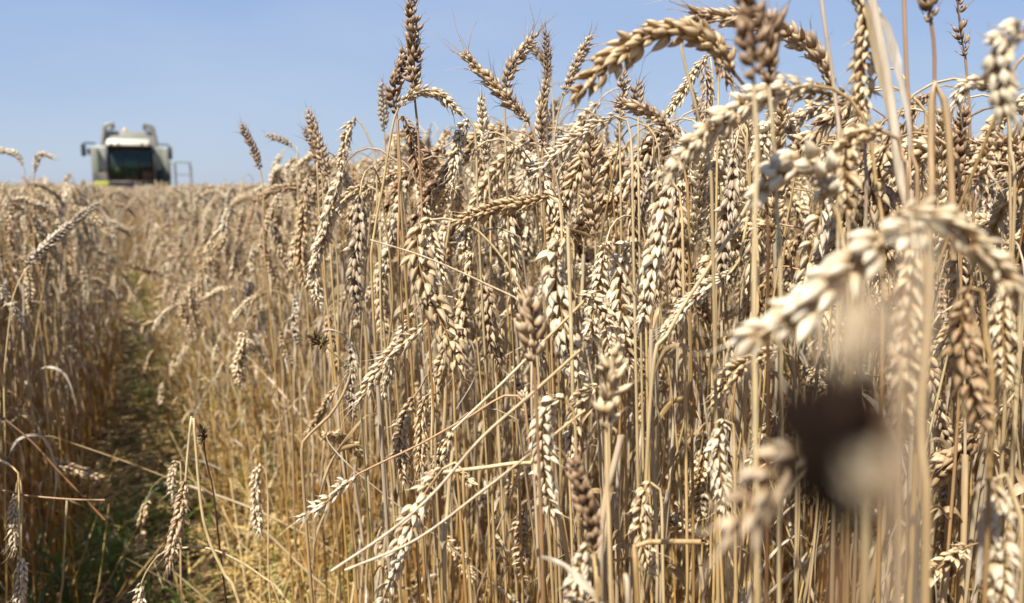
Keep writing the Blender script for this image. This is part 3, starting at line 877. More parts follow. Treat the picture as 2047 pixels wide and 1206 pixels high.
hero('the little crown', 'small tufted ear poking up under the great arch left half', .70, [(1238, 240), (1244, 195), (1246, 150)], [(1240, 330), (1242, 480)], 'ear_tan', 'stem', .3, .8, sparse=.25)
hero('the spaced crown', 'small loose ear poking up right of the little tufted one', .70, [(1276, 232), (1272, 208), (1274, 172)], [(1276, 330), (1278, 480)], 'ear_tan', 'stem', .3, .7, sparse=.2, size=.8)
hero('the pale candle', 'pale blunt upright ear against the sky just left of the V foot', .74, [(975, 322), (968, 270), (962, 200)], [(980, 420), (984, 600)], 'ear_pale', 'stem', 1.3, 1.1)
hero('the sagging pale ear', 'pale ear sagging left, below the whiskered ear', .66, [(938, 240), (922, 262), (912, 310), (905, 366)], [(946, 244), (952, 300), (958, 480)], 'ear_pale', 'stem', .6, 1.05)
hero('the low slanting ear', 'sunlit golden ear slanting down left from a thin stem, left of centre', .60, [(848, 650), (812, 682), (766, 726), (718, 800)], [(860, 640), (880, 620), (905, 680), (912, 900)], 'ear_pale', 'stem', .8, .9, awn=1.8)
hero('the twin low ear', 'grey tan ear hanging under the tip of the low slanting one', .64, [(826, 796), (810, 830), (800, 880), (806, 960)], [(838, 780), (862, 740), (870, 800), (874, 1000)], 'ear_tan', 'stem', .3, 1.0)
hero('the bead string ear', 'slender ear like a string of beads left of the long slanting straw', .68, [(852, 792), (842, 830), (842, 880), (838, 935)], [(858, 784), (864, 800), (866, 1000)], 'ear_pale', 'stem', .1, .75)
hero('the threshed ear', 'half threshed ear at the lower left end of a long slanting stem', .58, [(716, 948), (686, 970), (652, 1004), (606, 1032)], [(760, 926), (840, 888), (930, 838), (1030, 790), (1060, 900)], 'ear_pale', 'stem_red', 1.2, .95, sparse=.35, openness=1.5, r1=.0008)
hero('the chunky low ear', 'long gappy ear slanting down left at the lower middle', .52, [(884, 938), (850, 985), (820, 1040), (792, 1110), (768, 1190)], [(900, 925), (925, 940), (930, 1040)], 'ear_pale', 'stem', .9, 1.0, sparse=.22, openness=1.3)
hero('the low shoulder ear', 'pale ear hanging from a rounded shoulder under the blurred middle ear', .50, [(1128, 796), (1098, 806), (1084, 850), (1086, 930), (1100, 1030)], [(1140, 806), (1150, 860), (1158, 1100)], 'ear_pale', 'stem', .6, 1.0)
hero('the neighbour of the shoulder ear', 'pale ear hanging close to the right of the rounded shoulder one', .52, [(1196, 772), (1166, 790), (1148, 840), (1144, 930)], [(1206, 776), (1216, 820), (1222, 1100)], 'ear_gold', 'stem', .9, 1.0)
hero('the blurred brown tip', 'blurred brown upright ear with a black fleck, lower centre right', .38, [(1212, 858), (1218, 800), (1226, 712)], [(1214, 960), (1222, 1206)], 'ear_gold', 'stem', .5, .9, size=.85)
hero('the bristly brown ear', 'bristly brown ear seen end-on near the lower middle', .38, [(1186, 1095), (1180, 1040), (1165, 985), (1150, 930)], [(1190, 1150), (1196, 1240)], 'ear_brown', 'stem', 1.5, 1.2, openness=1.6)
hero('the lowest pale ear', 'pale ear hanging at the very bottom middle behind a white curled leaf', .40, [(1176, 1090), (1164, 1120), (1156, 1180), (1150, 1250)], [(1186, 1094), (1196, 1130), (1200, 1230)], 'ear_pale', 'stem', .4, 1.0)
hero('the fat pale ear', 'fat pale ear slanting down left, lower right of centre', .55, [(1460, 545), (1420, 570), (1380, 600), (1330, 660)], [(1478, 520), (1500, 420), (1515, 520), (1512, 760)], 'ear_pale', 'stem', 1.4, 1.1)
hero('the speckled low ear', 'pale ear hanging left of the blurred tan arm', .48, [(1448, 840), (1436, 880), (1440, 950), (1452, 1020)], [(1456, 836), (1466, 860), (1470, 1100)], 'ear_pale', 'stem', .2, 1.0)
hero('the bottom right hanging ear', 'tan ear hanging at the bottom between two pale straws', .50, [(1300, 965), (1284, 1000), (1284, 1070), (1298, 1140)], [(1310, 962), (1322, 1000), (1326, 1180)], 'ear_gold', 'stem', .5, 1.0)
hero('the right mid golden ear', 'golden ear lying toward the left below the white humped one', .50, [(1560, 700), (1520, 712), (1470, 740), (1430, 800)], [(1580, 706), (1590, 780), (1592, 980)], 'ear_gold', 'stem', .9, 1.0)
# left skyline
hero('the leaning dark spike', 'blurred dark upright ear leaning left on the skyline, farthest left of its row', 1.15, [(520, 338), (508, 300), (484, 252)], [(526, 380), (530, 520)], 'ear_brown', 'stem', .5, 1.0)
hero('the tall skyline spike', 'tall dark ear leaning left on the skyline, middle of the slope', .95, [(655, 352), (642, 300), (617, 228)], [(660, 400), (664, 560)], 'ear_tan', 'stem', .5, 1.0)
hero('the short skyline spike', 'shorter dark ear just left of the tall skyline spike', 1.0, [(642, 345), (630, 300), (611, 262)], [(646, 400), (650, 560)], 'ear_brown', 'stem', .5, .9)
hero('the pale curl', 'pale ear hanging from a curled neck against the sky, left of the tallest ears', .85, [(712, 238), (696, 258), (688, 300), (680, 336)], [(720, 242), (738, 280), (752, 330), (758, 520)], 'ear_pale', 'stem', .6, 1.0)
hero('the upright blurred ear', 'greyish upright ear on the skyline just left of the brown pair', .95, [(768, 262), (766, 220), (764, 172)], [(772, 340), (776, 520)], 'ear_grey', 'stem', .3, 1.0)
hero('the level skyline ear', 'thin pale ear lying level on the skyline with a crook neck', 1.2, [(585, 292), (565, 280), (538, 272)], [(594, 300), (598, 420)], 'ear_tan', 'stem', .3, .8)
hero('the far left arch', 'thin pale arched ear at the left edge above the field', 1.55, [(46, 330), (34, 310), (8, 302), (-20, 306)], [(50, 350), (54, 460)], 'ear_pale', 'stem', .4, .8)
hero('the far left bowed ear', 'pale bowed ear on the skyline near the left edge, beside the harvester', 1.5, [(70, 345), (74, 318), (84, 308), (106, 316)], [(68, 380), (70, 500)], 'ear_pale', 'stem', .4, .8)
# front left
hero('the broken stalk', 'broken stalk folded at the top with its brown ear hanging beside the wheel track', .74, [(371, 962), (364, 1010), (352, 1065), (337, 1128)], [(376, 900), (382, 842), (386, 828), (392, 900), (402, 1010), (418, 1080), (450, 1150), (478, 1206)], 'ear_tan', 'stem', .3, .95, awn=1.5, drift=(.05, .0), r0=.0021, r1=.0012)
hero('the bottom arched stem', 'pale ear on a long low arched stem at the bottom beside the wheel track', .76, [(283, 1166), (278, 1210), (280, 1260)], [(292, 1145), (320, 1108), (360, 1096), (430, 1100), (520, 1150), (560, 1210)], 'ear_pale', 'stem', .4, .9)
hero('the left edge ear', 'pale ear hanging straight beside a thin stem near the left edge', .86, [(32, 985), (28, 1030), (30, 1095)], [(33, 975), (38, 950), (44, 1000), (46, 1200)], 'ear_pale', 'stem', .3, .85)
hero('the bottom left ear', 'ear of big round grains hanging in the bottom left corner', .78, [(41, 1110), (44, 1150), (38, 1215)], [(39, 1060), (37, 950), (28, 936), (8, 925), (-20, 920), (-40, 1000)], 'ear_pale', 'stem', .2, .9)
hero('the small hanging ear', 'small pale ear hanging under a thin neck right of the broken stalk', .95, [(524, 932), (512, 950), (512, 1000), (516, 1060)], [(530, 935), (536, 1000), (540, 1200)], 'ear_pale', 'stem', .3, 1.0)
hero('the low left ear', 'small ear hanging beside the broken stalk, nearer the track', 1.05, [(352, 922), (344, 950), (344, 990)], [(358, 920), (362, 960), (364, 1206)], 'ear_pale', 'stem', .3, 1.0)
hero('the left wall ear', 'sunlit bumpy ear hanging in the thinner wheat above the track', .88, [(640, 480), (630, 520), (628, 570), (640, 610)], [(650, 476), (668, 484), (676, 560), (680, 800)], 'ear_pale', 'stem', .3, 1.0)
hero('the curved cluster ear', 'pale curved ear falling down left among the slope of ears', .82, [(735, 372), (700, 388), (665, 430), (640, 480)], [(752, 380), (760, 440), (764, 700)], 'ear_gold', 'stem', .8, 1.0)

# loose straws, leaves and weeds that can be picked out
hero('the dry pointed sheath', 'long pointed dry sheath slanting up left across the swan-necked ear', .57, None, [(740, 480), (830, 507), (900, 535), (975, 570), (1048, 612), (1062, 700), (1066, 900)], st='sheath', r0=.0021, r1=.0006, nodes=())
hero('the level straw', 'bright level straw snapped off beside the long gappy ear', .53, None, [(882, 945), (960, 936), (1062, 926), (1100, 960)], st='stem', r0=.0017, name='broken_straw', cat='straw', group='snapped straws', nodes=())
hero('the long slanting straw', 'long pale straw slanting down left below the centre to the bottom', .50, None, [(662, 1142), (780, 1062), (868, 985), (960, 878), (1060, 790), (1160, 700)], st='sheath', r0=.0011, ground=False, name='broken_straw', cat='straw', group='snapped straws', nodes=())
hero('the upper slanting straw', 'straw slanting down left between the swan-necked ear and the threshed one', .58, None, [(905, 860), (1000, 770), (1080, 690), (1170, 600)], st='sheath', r0=.0012, ground=False, name='broken_straw', cat='straw', group='snapped straws', nodes=())
hero('the lower slanting straw', 'thin grey straw slanting down left under the level straw', .50, None, [(690, 1140), (830, 1080), (960, 985), (1050, 915), (1170, 820)], st='sheath', r0=.0010, ground=False, name='broken_straw', cat='straw', group='snapped straws', nodes=())
hero('the pale stub', 'thick pale snapped straw stub in front of the lower centre', .44, None, [(1243, 870), (1228, 930), (1210, 1000), (1200, 1206)], st='stem_grey', r0=.0022, name='broken_straw', cat='straw', group='snapped straws', nodes=())
hero('the second stub', 'pale snapped straw stub below and behind the thick one, bottom middle', .45, None, [(1226, 985), (1216, 1080), (1206, 1206)], st='stem_grey', r0=.0021, name='broken_straw', cat='straw', group='snapped straws', nodes=())
hero('the bent straw', 'straw bent at a right angle near the bottom, right of the stubs', .46, None, [(1400, 1084), (1340, 1083), (1276, 1086), (1268, 1100), (1274, 1206)], st='stem', r0=.0018, name='broken_straw', cat='straw', group='snapped straws', nodes=(), leafp=[([(1272, 1086), (1270, 1110), (1282, 1150), (1288, 1200)], .008, 'leaf_grey')])
hero('the dark left straw', 'dark brown straw slanting down right from the left edge', .92, None, [(-20, 815), (60, 880), (120, 945), (210, 1040)], st='stem_dark', r0=.0014, ground=False, name='broken_straw', cat='straw', group='snapped straws', nodes=())
hero('the level left straw', 'level brown straw reaching from the left edge toward the track', .85, None, [(210, 1000), (150, 999), (60, 992), (-20, 984), (-60, 1060)], st='stem_red', r0=.0013, name='broken_straw', cat='straw', group='snapped straws', nodes=())
hero('the white left leaf', 'stalk with a bright white torn leaf at the left edge', .82, None, [(-25, 905), (-30, 1000), (-34, 1206)], st='stem_grey', r0=.0018, leafp=[([(-25, 905), (0, 920), (22, 932), (40, 952)], .006, 'leaf_grey')])
hero('the white curled leaf', 'stalk with a bright white curled leaf across the bottom middle', .38, None, [(1250, 1150), (1258, 1260)], st='stem_grey', r0=.0015, leafp=[([(1252, 1260), (1210, 1215), (1168, 1165), (1130, 1132), (1082, 1112)], .009, 'leaf_grey')])
hero('the papery leaf', 'stalk with a papery grey leaf flapping beside the gappy ear', .55, None, [(905, 900), (896, 1000), (890, 1206)], st='stem', r0=.0016, leafp=[([(897, 1020), (892, 1045), (886, 1075), (888, 1110)], .011, 'leaf_grey')])
hero('the brown curved leaf', 'stalk with a brown leaf curving right beside the round grained ear', .55, None, [(1135, 455), (1140, 600), (1146, 800)], st='stem', r0=.0016, leafp=[([(1135, 456), (1180, 470), (1230, 515), (1265, 570), (1282, 610)], .006, 'leaf')])
hero('the crooked sheath', 'grey crooked stalk with torn leaf slanting down left, middle left', .62, None, [(702, 738), (690, 780), (660, 830), (612, 880), (606, 960)], st='sheath', r0=.0016, r1=.0012, nodes=(), leafp=[([(702, 740), (680, 775), (655, 820)], .006, 'leaf_grey')])
hero('the slanting thick stem', 'thick brownish stem slanting down left across the upper right centre', .50, None, [(1500, 400), (1460, 470), (1400, 560), (1340, 660), (1300, 800)], st='stem', r0=.0014, r1=.0012, nodes=())

def weed(ref, label, d, head, stem):
    rg = np.random.default_rng(int(head[0]))
    pts = [P(*head, d)] + [P(x, y, d) for x, y in stem]
    g = pts[-1] + np.array([.02, .03, 0]); g[2] = 0
    full = smooth_path((pts + [pts[-1] * .5 + g * .5, g])[::-1], .012)
    org = full[0].copy()
    root = empty('seed_head_weed', org); tag(root, label, 'weed', 'dark seed headed weeds')
    make_stem(full - org, .0013, .0008, 6, (), rg).build('stem', M['weed'], root)
    mb = MB(); c = full[-1] - org; T = norm(full[-1] - full[-4])
    for i in range(60):
        dv = norm(rg.normal(0, 1, 3)); dv = norm(dv + T * .7)
        L = .005 + rg.random() * .005
        b = c + T * (.004 - .010 * rg.random())
        tube(mb, np.array([b, b + dv * L * .55, b + dv * L]), [.0011, .0010, .0002], 5, r=rg.random())
    mb.build('seed_head', M['weed'], root)
    landmarks.append((ref, head[0], head[1], d))
weed('the slanting seed head', 'small dark bristly seed head on a dark slanting stem, middle left', .72, (634, 680), [(665, 705), (704, 742), (720, 800)])
weed('the dark seed head', 'small dark bristly seed head right of the broken stalk top', .80, (406, 868), [(412, 920), (426, 980), (440, 1100)])

# ------------------------------------------------------------------ kinds of stalk that fill the stand
TONES = ['ear_pale', 'ear_gold', 'ear_pale', 'ear_tan', 'ear_gold', 'ear_pale', 'ear_grey', 'ear_tan', 'ear_pale', 'ear_gold', 'ear_brown', 'ear_pale']
STEMS = ['stem', 'stem', 'stem_grey', 'stem', 'stem_red', 'stem', 'stem_grey', 'stem', 'stem', 'stem_red', 'stem', 'stem_grey']
POST = [  # name, bend, neck, earbend, weight
    ('hanging', 2.75, .075, .22, 8), ('drooping', 2.2, .07, .5, 5), ('arched', 1.35, .07, 1.2, 4), ('leaning', .55, .06, .25, 3), ('upright', .08, .05, .08, 3)]
NV = 30
variants = []      # dict(posture, tone, parts=[(name, mesh)], mb (joined), top)
MATLIST = ['ear_pale', 'ear_gold', 'ear_tan', 'ear_grey', 'ear_brown', 'stem', 'stem_red', 'stem_grey', 'sheath', 'leaf', 'leaf_grey']
MI = {k: i for i, k in enumerate(MATLIST)}
def part_mat(nm, tone, st, rg):
    return {'ear': tone, 'stem': st, 'sheath': 'sheath', 'leaf': ('leaf' if rg.random() < .7 else 'leaf_grey')}[nm]
order = [i for i, p in enumerate(POST) for _ in range(p[4])]
for k in range(NV):
    rg = np.random.default_rng(500 + k)
    ps = POST[order[k % len(order)]]
    tone = TONES[k % 12]; st = STEMS[(k * 5 + 1) % 12]
    h = 0.835 + rg.normal(0, .035) + (0.02 if ps[0] in ('hanging', 'drooping') else -.01)
    parts = build_plant(rg, h, abs(rg.normal(.04, .04)), ps[1] + rg.normal(0, .15), ps[2] * (.8 + .5 * rg.random()), .084 + rg.random() * .024, ps[3] + rg.normal(0, .12),
                        rg.random() * 3.1, leaves=2 + int(rg.random() * 3), sparse=rg.random() * .28 if rg.random() < .4 else 0.0, openness=.8 + rg.random() * .6, width=.85 + rg.random() * .28, size=.84 + rg.random() * .26)
    top = max(float(np.concatenate(mb.v)[:, 2].max()) for nm, mb in parts)
    J = MB(); pm = []
    for nm, mb in parts:
        mk = part_mat(nm, tone, st, rg)
        J.merge(mb, mi=MI[mk])
        pm.append((nm, mb.mesh(nm, M[mk])))
    epos = np.concatenate([mb for nm, mb in parts if nm == 'ear'][0].v).mean(axis=0)
    variants.append(dict(posture=ps[0], tone=tone, parts=pm, mb=J, top=top, ear=epos))

# where the stalks grow
def height_scale(u, v, rg):
    """crop height against distance from the track: trampled edge, full height further in"""
    if u > 0:
        e = np.clip((u - .12) / .26, 0, 1)
    else:
        e = np.clip((-u - .10) / .08, 0, 1) * .5 + .5
    return (0.62 + (0.445 if u > 0 else 0.38) * e) * (1.0 + rg.normal(0, .055)) * (rg.uniform(.74, .94) if rg.random() < .42 else 1.0)
def scatter(rg, dens, r0, r1, a0, a1, keep=1.0):
    """points round the camera, angle from +Y positive to the right, outside the wheel track"""
    area = (a1 - a0) / 2 * (r1 ** 2 - r0 ** 2)
    k = int(dens * area)
    rr = np.sqrt(rg.random(k) * (r1 ** 2 - r0 ** 2) + r0 ** 2); aa = a0 + rg.random(k) * (a1 - a0)
    x = rr * np.sin(aa); y = rr * np.cos(aa)
    return np.stack([x, y], 1)
def in_crop(p, rg):
    u, v = toUV(p)
    wig = .03 * math.sin(v * 5) + .02 * math.sin(v * 13 + 1)
    e = min(1, max(0, (3.2 - v) / 1.8))
    if u > .10 + .13 * e + wig:
        if u < .36 and rg.random() < .40: return False
        return True
    return u < -.13 - .10 * e - wig
rg = np.random.default_rng(77)
cand = []
for (d_, r0_, r1_, a0_, a1_) in ((620, .30, 2.2, R(-46), R(60)), (430, 2.2, 3.2, R(-46), R(60)), (260, 3.2, 8.0, R(-42), R(44)), (200, .30, 1.6, R(60), R(100)), (620, 1.0, 5.5, R(-46), R(-27)), (200, .25, 3.2, R(-150), R(-46))):
    for p in scatter(rg, d_, r0_, r1_, a0_, a1_):
        if in_crop(p, rg):
            cand.append(p)
# sort by distance from the lens; only what the frame sees is built as individuals
def choose(p, rg):
    u, v = toUV(p)
    s = height_scale(u, v, rg)
    k = int(rg.integers(NV))
    va = variants[k]
    yaw = rg.normal(math.pi, 1.15)
    if rg.random() < .15: yaw = rg.random() * 6.28
    return dict(p=p, k=k, s=s, yaw=yaw, tilt=((rg.normal(0, .05), rg.normal(0, .05)) if rg.random() > (.14 if u > .42 else .30 if u > 0 and v > 1.8 else .0) else ((rg.normal(0, .38), rg.normal(0, .38)) if u > .42 else (rg.normal(0, .2), rg.normal(0, .2)))), xy=.95 + rg.random() * .12)
plants = [choose(p, rg) for p in cand]
def matrix(q):
    return (Matrix.Translation((q['p'][0], q['p'][1], -.005)) @ Euler((q['tilt'][0], q['tilt'][1], q['yaw'])).to_matrix().to_4x4() @
            Matrix.Diagonal((q['xy'], q['xy'], q['s'], 1)))
keep = []
for q in plants:
    va = variants[q['k']]
    e = np.array(matrix(q) @ Vector(va['ear']))
    x, y, d = proj(e)
    q['px'] = (x, y, d)
    dist = math.hypot(*q['p'])
    # the front rows stay clear of the lens
    if 0 < d and -150 < x < 2200:
        lim = .62 if x < 1150 else (.62 - (x - 1150) / 900 * .15)
        if d < lim: continue
        if x < 640 and d < (1.15 if x < 560 else .95): continue
        if x < 800 and TONES[q['k'] % 12] == 'ear_brown': continue
        lim_y = 375 - .085 * F / d if x > 560 else 375 - .045 * F / d
        cap = CAM_H + (.09 if x > 700 else .085) + rg.normal(0, .025) + (.04 if rg.random() < .08 else 0)
        if x <= 560 and d > 0: cap = CAM_H + .004 + rg.normal(0, .028) + (.04 if rg.random() < .06 else 0)
        topz = va['top'] * q['s']
        if topz > cap or (x > 560 and d < 2.4 and rg.random() < (.28 if x > 900 else .42)):
            q['s'] *= cap / topz
            e = np.array(matrix(q) @ Vector(va['ear'])); q['px'] = proj(e)
        # nothing of the filling rises over the skyline the photograph shows
        line = np.interp(x, [0, 350, 480, 560, 700, 790, 900, 1000, 1150, 1300, 1500, 1700, 2047], [325, 340, 325, 300, 285, 240, 225, 200, 165, 185, 130, 80, 60]) + abs(rg.normal(0, 16)) - (rg.uniform(10, 75) if rg.random() < .13 else 0)
        for _ in range(12):
            e = np.array(matrix(q) @ Vector(va['ear'])); q['px'] = proj(e)
            if proj((e[0], e[1], va['top'] * q['s']))[1] > line: break
            q['s'] *= .975
    elif dist < .33:
        continue
    q['d'] = d
    keep.append(q)
plants = keep
vis = [q for q in plants if 0 < q['px'][2] and -20 < q['px'][0] < 2067 and -60 < q['px'][1] < 1215]
vis.sort(key=lambda q: q['px'][2])
N_IND = 300 - sum(1 for o in S.objects if o.name.startswith('wheat_stalk'))
ind = vis[:N_IND]
ids = set(id(q) for q in ind)
print('heroes', hero_count, 'individual fillers', len(ind), 'farthest', ind[-1]['px'][2], 'instanced', len(plants) - len(ind))

TW = {'ear_pale': 'pale', 'ear_gold': 'golden', 'ear_tan': 'tan', 'ear_grey': 'greyish', 'ear_brown': 'brown'}
def where(x, y, d, used):
    best = sorted(landmarks, key=lambda l: (l[1] - x) ** 2 + (l[2] - y) ** 2 + 0.0 * l[3])
    for l in best:
        dx, dy = x - l[1], y - l[2]
        if abs(dx) > 2.2 * abs(dy): s = 'right of' if dx > 0 else 'left of'
        elif abs(dy) > 2.2 * abs(dx): s = 'below' if dy > 0 else 'above'
        else: s = ('below ' if dy > 0 else 'above ') + ('and right of' if dx > 0 else 'and left of')
        yield s + ' ' + l[0]
used = set()
sources = {}
for q in ind:
    va = variants[q['k']]
    root = empty('wheat_stalk', (0, 0, 0))
    root.matrix_world = matrix(q)
    src = sources.get(q['k'])
    if src is None:
        src = [link(nm, me, root) for nm, me in va['parts']]
        sources[q['k']] = src
    else:
        for s_ in src:
            c = s_.copy(); S.collection.objects.link(c); c.parent = root
    x, y, d = q['px']
    post = va['posture']
    ht = 'short ' if q['s'] < .82 else ''
    lab = None
    for wh in where(x, y, d, used):
        cnd = f"{ht}{TW[va['tone']]} {post} ear just {wh}"
        if cnd not in used and len(cnd.split()) <= 16:
            lab = cnd; break
    used.add(lab)
    tag(root, lab, 'wheat stalk', G1)

# ------------------------------------------------------------------ instanced remainder of the crop
def gn_stand(name, joined, mats, pts, rots, scls, vids=None, label=None, cat=None):
    """one object: holds the kinds of stalk and the points they grow at; geometry nodes set them out"""
    A = MB()
    vid = []
    for k_, J in enumerate(joined):
        A.merge(J); vid.append(np.full(J.nv, k_, dtype=np.int32))
    nv = A.nv
    npnt = len(pts)
    me = A.mesh(name, [M[m_] for m_ in mats], True, loose=np.asarray(pts))
    tot = nv + npnt
    a_ = me.attributes.new('vid', 'INT', 'POINT'); a_.data.foreach_set('value', np.concatenate(vid + [(-1 - np.asarray(vids)).astype(np.int32)]))
    a_ = me.attributes.new('rot', 'FLOAT_VECTOR', 'POINT'); a_.data.foreach_set('vector', np.concatenate([np.zeros((nv, 3)), rots]).astype(np.float32).ravel())
    a_ = me.attributes.new('scl', 'FLOAT_VECTOR', 'POINT'); a_.data.foreach_set('vector', np.concatenate([np.ones((nv, 3)), scls]).astype(np.float32).ravel())
    o = link(name, me)
    tag(o, label, cat, None, 'stuff')
    ng = bpy.data.node_groups.new(name, 'GeometryNodeTree')
    ng.interface.new_socket('Geometry', in_out='INPUT', socket_type='NodeSocketGeometry')
    ng.interface.new_socket('Geometry', in_out='OUTPUT', socket_type='NodeSocketGeometry')
    nn = ng.nodes; L = ng.links
    gi = nn.new('NodeGroupInput'); go = nn.new('NodeGroupOutput')
    def named(nm, ty):
        x = nn.new('GeometryNodeInputNamedAttribute'); x.data_type = ty; x.inputs['Name'].default_value = nm
        return x.outputs['Attribute']
    v = named('vid', 'INT')
    join = nn.new('GeometryNodeJoinGeometry')
    def sep(val):
        c_ = nn.new('FunctionNodeCompare'); c_.data_type = 'INT'; c_.operation = 'EQUAL'
        L.new(v, c_.inputs[2]); c_.inputs[3].default_value = val
        s_ = nn.new('GeometryNodeSeparateGeometry'); s_.domain = 'POINT'
        L.new(gi.outputs[0], s_.inputs[0]); L.new(c_.outputs[0], s_.inputs[1])
        return s_.outputs[0]
    e2r = nn.new('FunctionNodeEulerToRotation')
    L.new(named('rot', 'FLOAT_VECTOR'), e2r.inputs[0])
    scl_ = named('scl', 'FLOAT_VECTOR')
    for k_ in range(len(joined)):          # each kind of stalk on its own points
        g2 = nn.new('GeometryNodeGeometryToInstance')
        L.new(sep(k_), g2.inputs[0])
        iop = nn.new('GeometryNodeInstanceOnPoints')
        L.new(sep(-1 - k_), iop.inputs['Points']); L.new(g2.outputs[0], iop.inputs['Instance'])
        L.new(e2r.outputs[0], iop.inputs['Rotation']); L.new(scl_, iop.inputs['Scale'])
        L.new(iop.outputs[0], join.inputs[0])
    L.new(join.outputs[0], go.inputs[0])
    md = o.modifiers.new('set_out', 'NODES'); md.node_group = ng
    return o
rest = [q for q in plants if id(q) not in ids]
gn_stand('wheat_stand', [v_['mb'] for v_ in variants], MATLIST,
         np.array([(q['p'][0], q['p'][1], -.005) for q in rest]),
         np.array([(q['tilt'][0], q['tilt'][1], q['yaw']) for q in rest]),
         np.array([(q['xy'], q['xy'], q['s']) for q in rest]),
         vids=[q['k'] for q in rest], label='dense stand of ripe wheat behind and around the nearest stalks', cat='wheat')

# distant crop: patches of light stalks
clumps = []
for k in range(5):
    rg2 = np.random.default_rng(900 + k)
    C = MB()
    for i in range(46):
        ps = POST[order[int(rg2.integers(len(order)))]]
        h = .80 + rg2.normal(0, .05)
        st, ea = plant_path(h, rg2.normal(0, .04), ps[1], .06, .09, ps[3], rg2)
        st = resample(st, k=12)
        yaw = rg2.normal(math.pi, 1.2)
        mt = np.eye(4); mt[:2, :2] = [[math.cos(yaw), -math.sin(yaw)], [math.sin(yaw), math.cos(yaw)]]
        mt[0, 3], mt[1, 3] = (rg2.random() - .5) * .5, (rg2.random() - .5) * .5
        a = MB(); tube(a, st, .0016, 4, r=rg2.random()); C.merge(a, mt, MI[STEMS[i % 12]])
        C.merge(make_ear(ea, rg2.random() * 3, 1.1, False, 1.1, 0, 0, rg2), mt, MI[TONES[(i * 7) % 12]])
        if i % 2 == 0:
            b = st[6 + int(rg2.integers(4))]; az_ = rg2.random() * 6.28; L_ = .1
            lf = make_leaf([b, b + np.array([math.cos(az_) * L_ * .5, math.sin(az_) * L_ * .5, .03]), b + np.array([math.cos(az_) * L_ * .8, math.sin(az_) * L_ * .8, -.06])], .007, 1.5, .5, rg2, cols=2)
            C.merge(lf, mt, MI['leaf'])
    clumps.append(C)
rg = np.random.default_rng(5)
pts = []; 
def add_clumps(r0, r1, a0, a1, dens):
    for p in scatter(rg, dens, r0, r1, a0, a1):
        u, v = toUV(p)
        if -.42 < u < .38: continue
        if u < -.48 and u > -.6: p = p
        if abs(u + .12) < 2.3 and 35.0 < v < 47: continue
        pts.append((p[0], p[1]))
add_clumps(7.6, 20, R(-44), R(44), 3.6)
add_clumps(20, 60, R(-40), R(42), 1.9)
# close rows along both edges of the track
for v in np.arange(7.0, 36, .42):
    for u in (-.42, .38):
        p = UV(u + rg.normal(0, .05), v); pts.append((p[0], p[1]))
pts = np.array(pts)
k = len(pts)
pu = np.abs(pts[:, 0] * math.cos(TA) + pts[:, 1] * math.sin(TA))
gn_stand('distant_wheat', clumps, MATLIST, np.column_stack([pts, np.full(k, -.02)]),
         np.column_stack([rg.normal(0, .03, k), rg.normal(0, .03, k), rg.normal(0, .5, k)]),
         np.column_stack([np.ones(k), np.ones(k), np.where(pu < 2.6, .925, 1.0) + rg.normal(0, .035, k)]),
         vids=np.arange(k) % len(clumps), label='ripe wheat field stretching away to the skyline round the harvester', cat='wheat')

# ------------------------------------------------------------------ straw litter and flattened stalks in the wheel track, green grass
rg = np.random.default_rng(21)
mb = MB()
for i in range(8500):
    v = .5 + 9.0 * rg.random() ** 1.3
    u = rg.normal(0.10, .26)
    p = UV(u, v); x, y = p[0], p[1]
    z = float(ground_h(x, y)) + .002 + rg.random() * .034
    a = rg.normal(-TA * 0 + 0.1, .75) + (1.57 if rg.random() < .2 else 0)
    L = .02 + rg.random() ** 2 * .16
    dx, dy = math.cos(a - 0) * math.cos(TA) - math.sin(a) * math.sin(TA), math.cos(a) * math.sin(TA) + math.sin(a) * math.cos(TA)
    h0, h1 = rg.random() * .012, rg.normal(0, .12) * L
    pa = np.array([[x - dx * L / 2, y - dy * L / 2, z], [x, y, z + h0], [x + dx * L / 2, y + dy * L / 2, z + abs(h1)]])
    if i % 3:
        tube(mb, pa, .0011 + rg.random() * .0009, 4, r=rg.random())
    else:
        lf = make_leaf(pa, .004 + rg.random() * .006, rg.normal(0, 1.5), .5, rg, cols=2, notip=True)
        mb.merge(lf)
tag(mb.build('straw_litter', M['litter']), 'flattened straw and chaff covering the wheel track', 'straw', kind='stuff')

mb = MB()
for i in range(700):
    v = 1.1 + 8 * rg.random() ** 1.3; u = abs(rg.normal(0, .09)) + .16 if i % 5 else rg.normal(-.20, .02)
    p = UV(u, v); a = rg.random() * 6.28; L = .12 + rg.random() * .3; tl = rg.uniform(.2, 1.25)
    e = np.array([math.cos(a) * math.sin(tl), math.sin(a) * math.sin(tl), math.cos(tl)]) * L
    b = np.array([p[0], p[1], float(ground_h(p[0], p[1]))])
    q_ = b + e * .55 + rg.normal(0, .006, 3)
    pts_ = [b, q_, b + e]
    if rg.random() < .3: pts_ += [b + e + np.array([rg.normal(0, .04), rg.normal(0, .04), -.03 - .05 * rg.random()])]
    tube(mb, np.array(pts_), [.0016, .0014, .0012, .0009][:len(pts_)], 5, r=rg.uniform(.3, 1))
    if i % 2 == 0:
        c_ = b + e * rg.uniform(.3, .9); dd = rg.normal(0, 1, 3) * np.array([.04, .04, .02])
        mb.merge(make_leaf([c_, c_ + dd * .5 + np.array([0, 0, .01]), c_ + dd + np.array([0, 0, -.02])], .006, rg.normal(0, 2), .6, rg, cols=3))
tag(mb.build('snapped_stubble', M['litter']), 'low snapped straw leaning over both edges of the wheel track', 'straw', kind='stuff')
mb = MB()
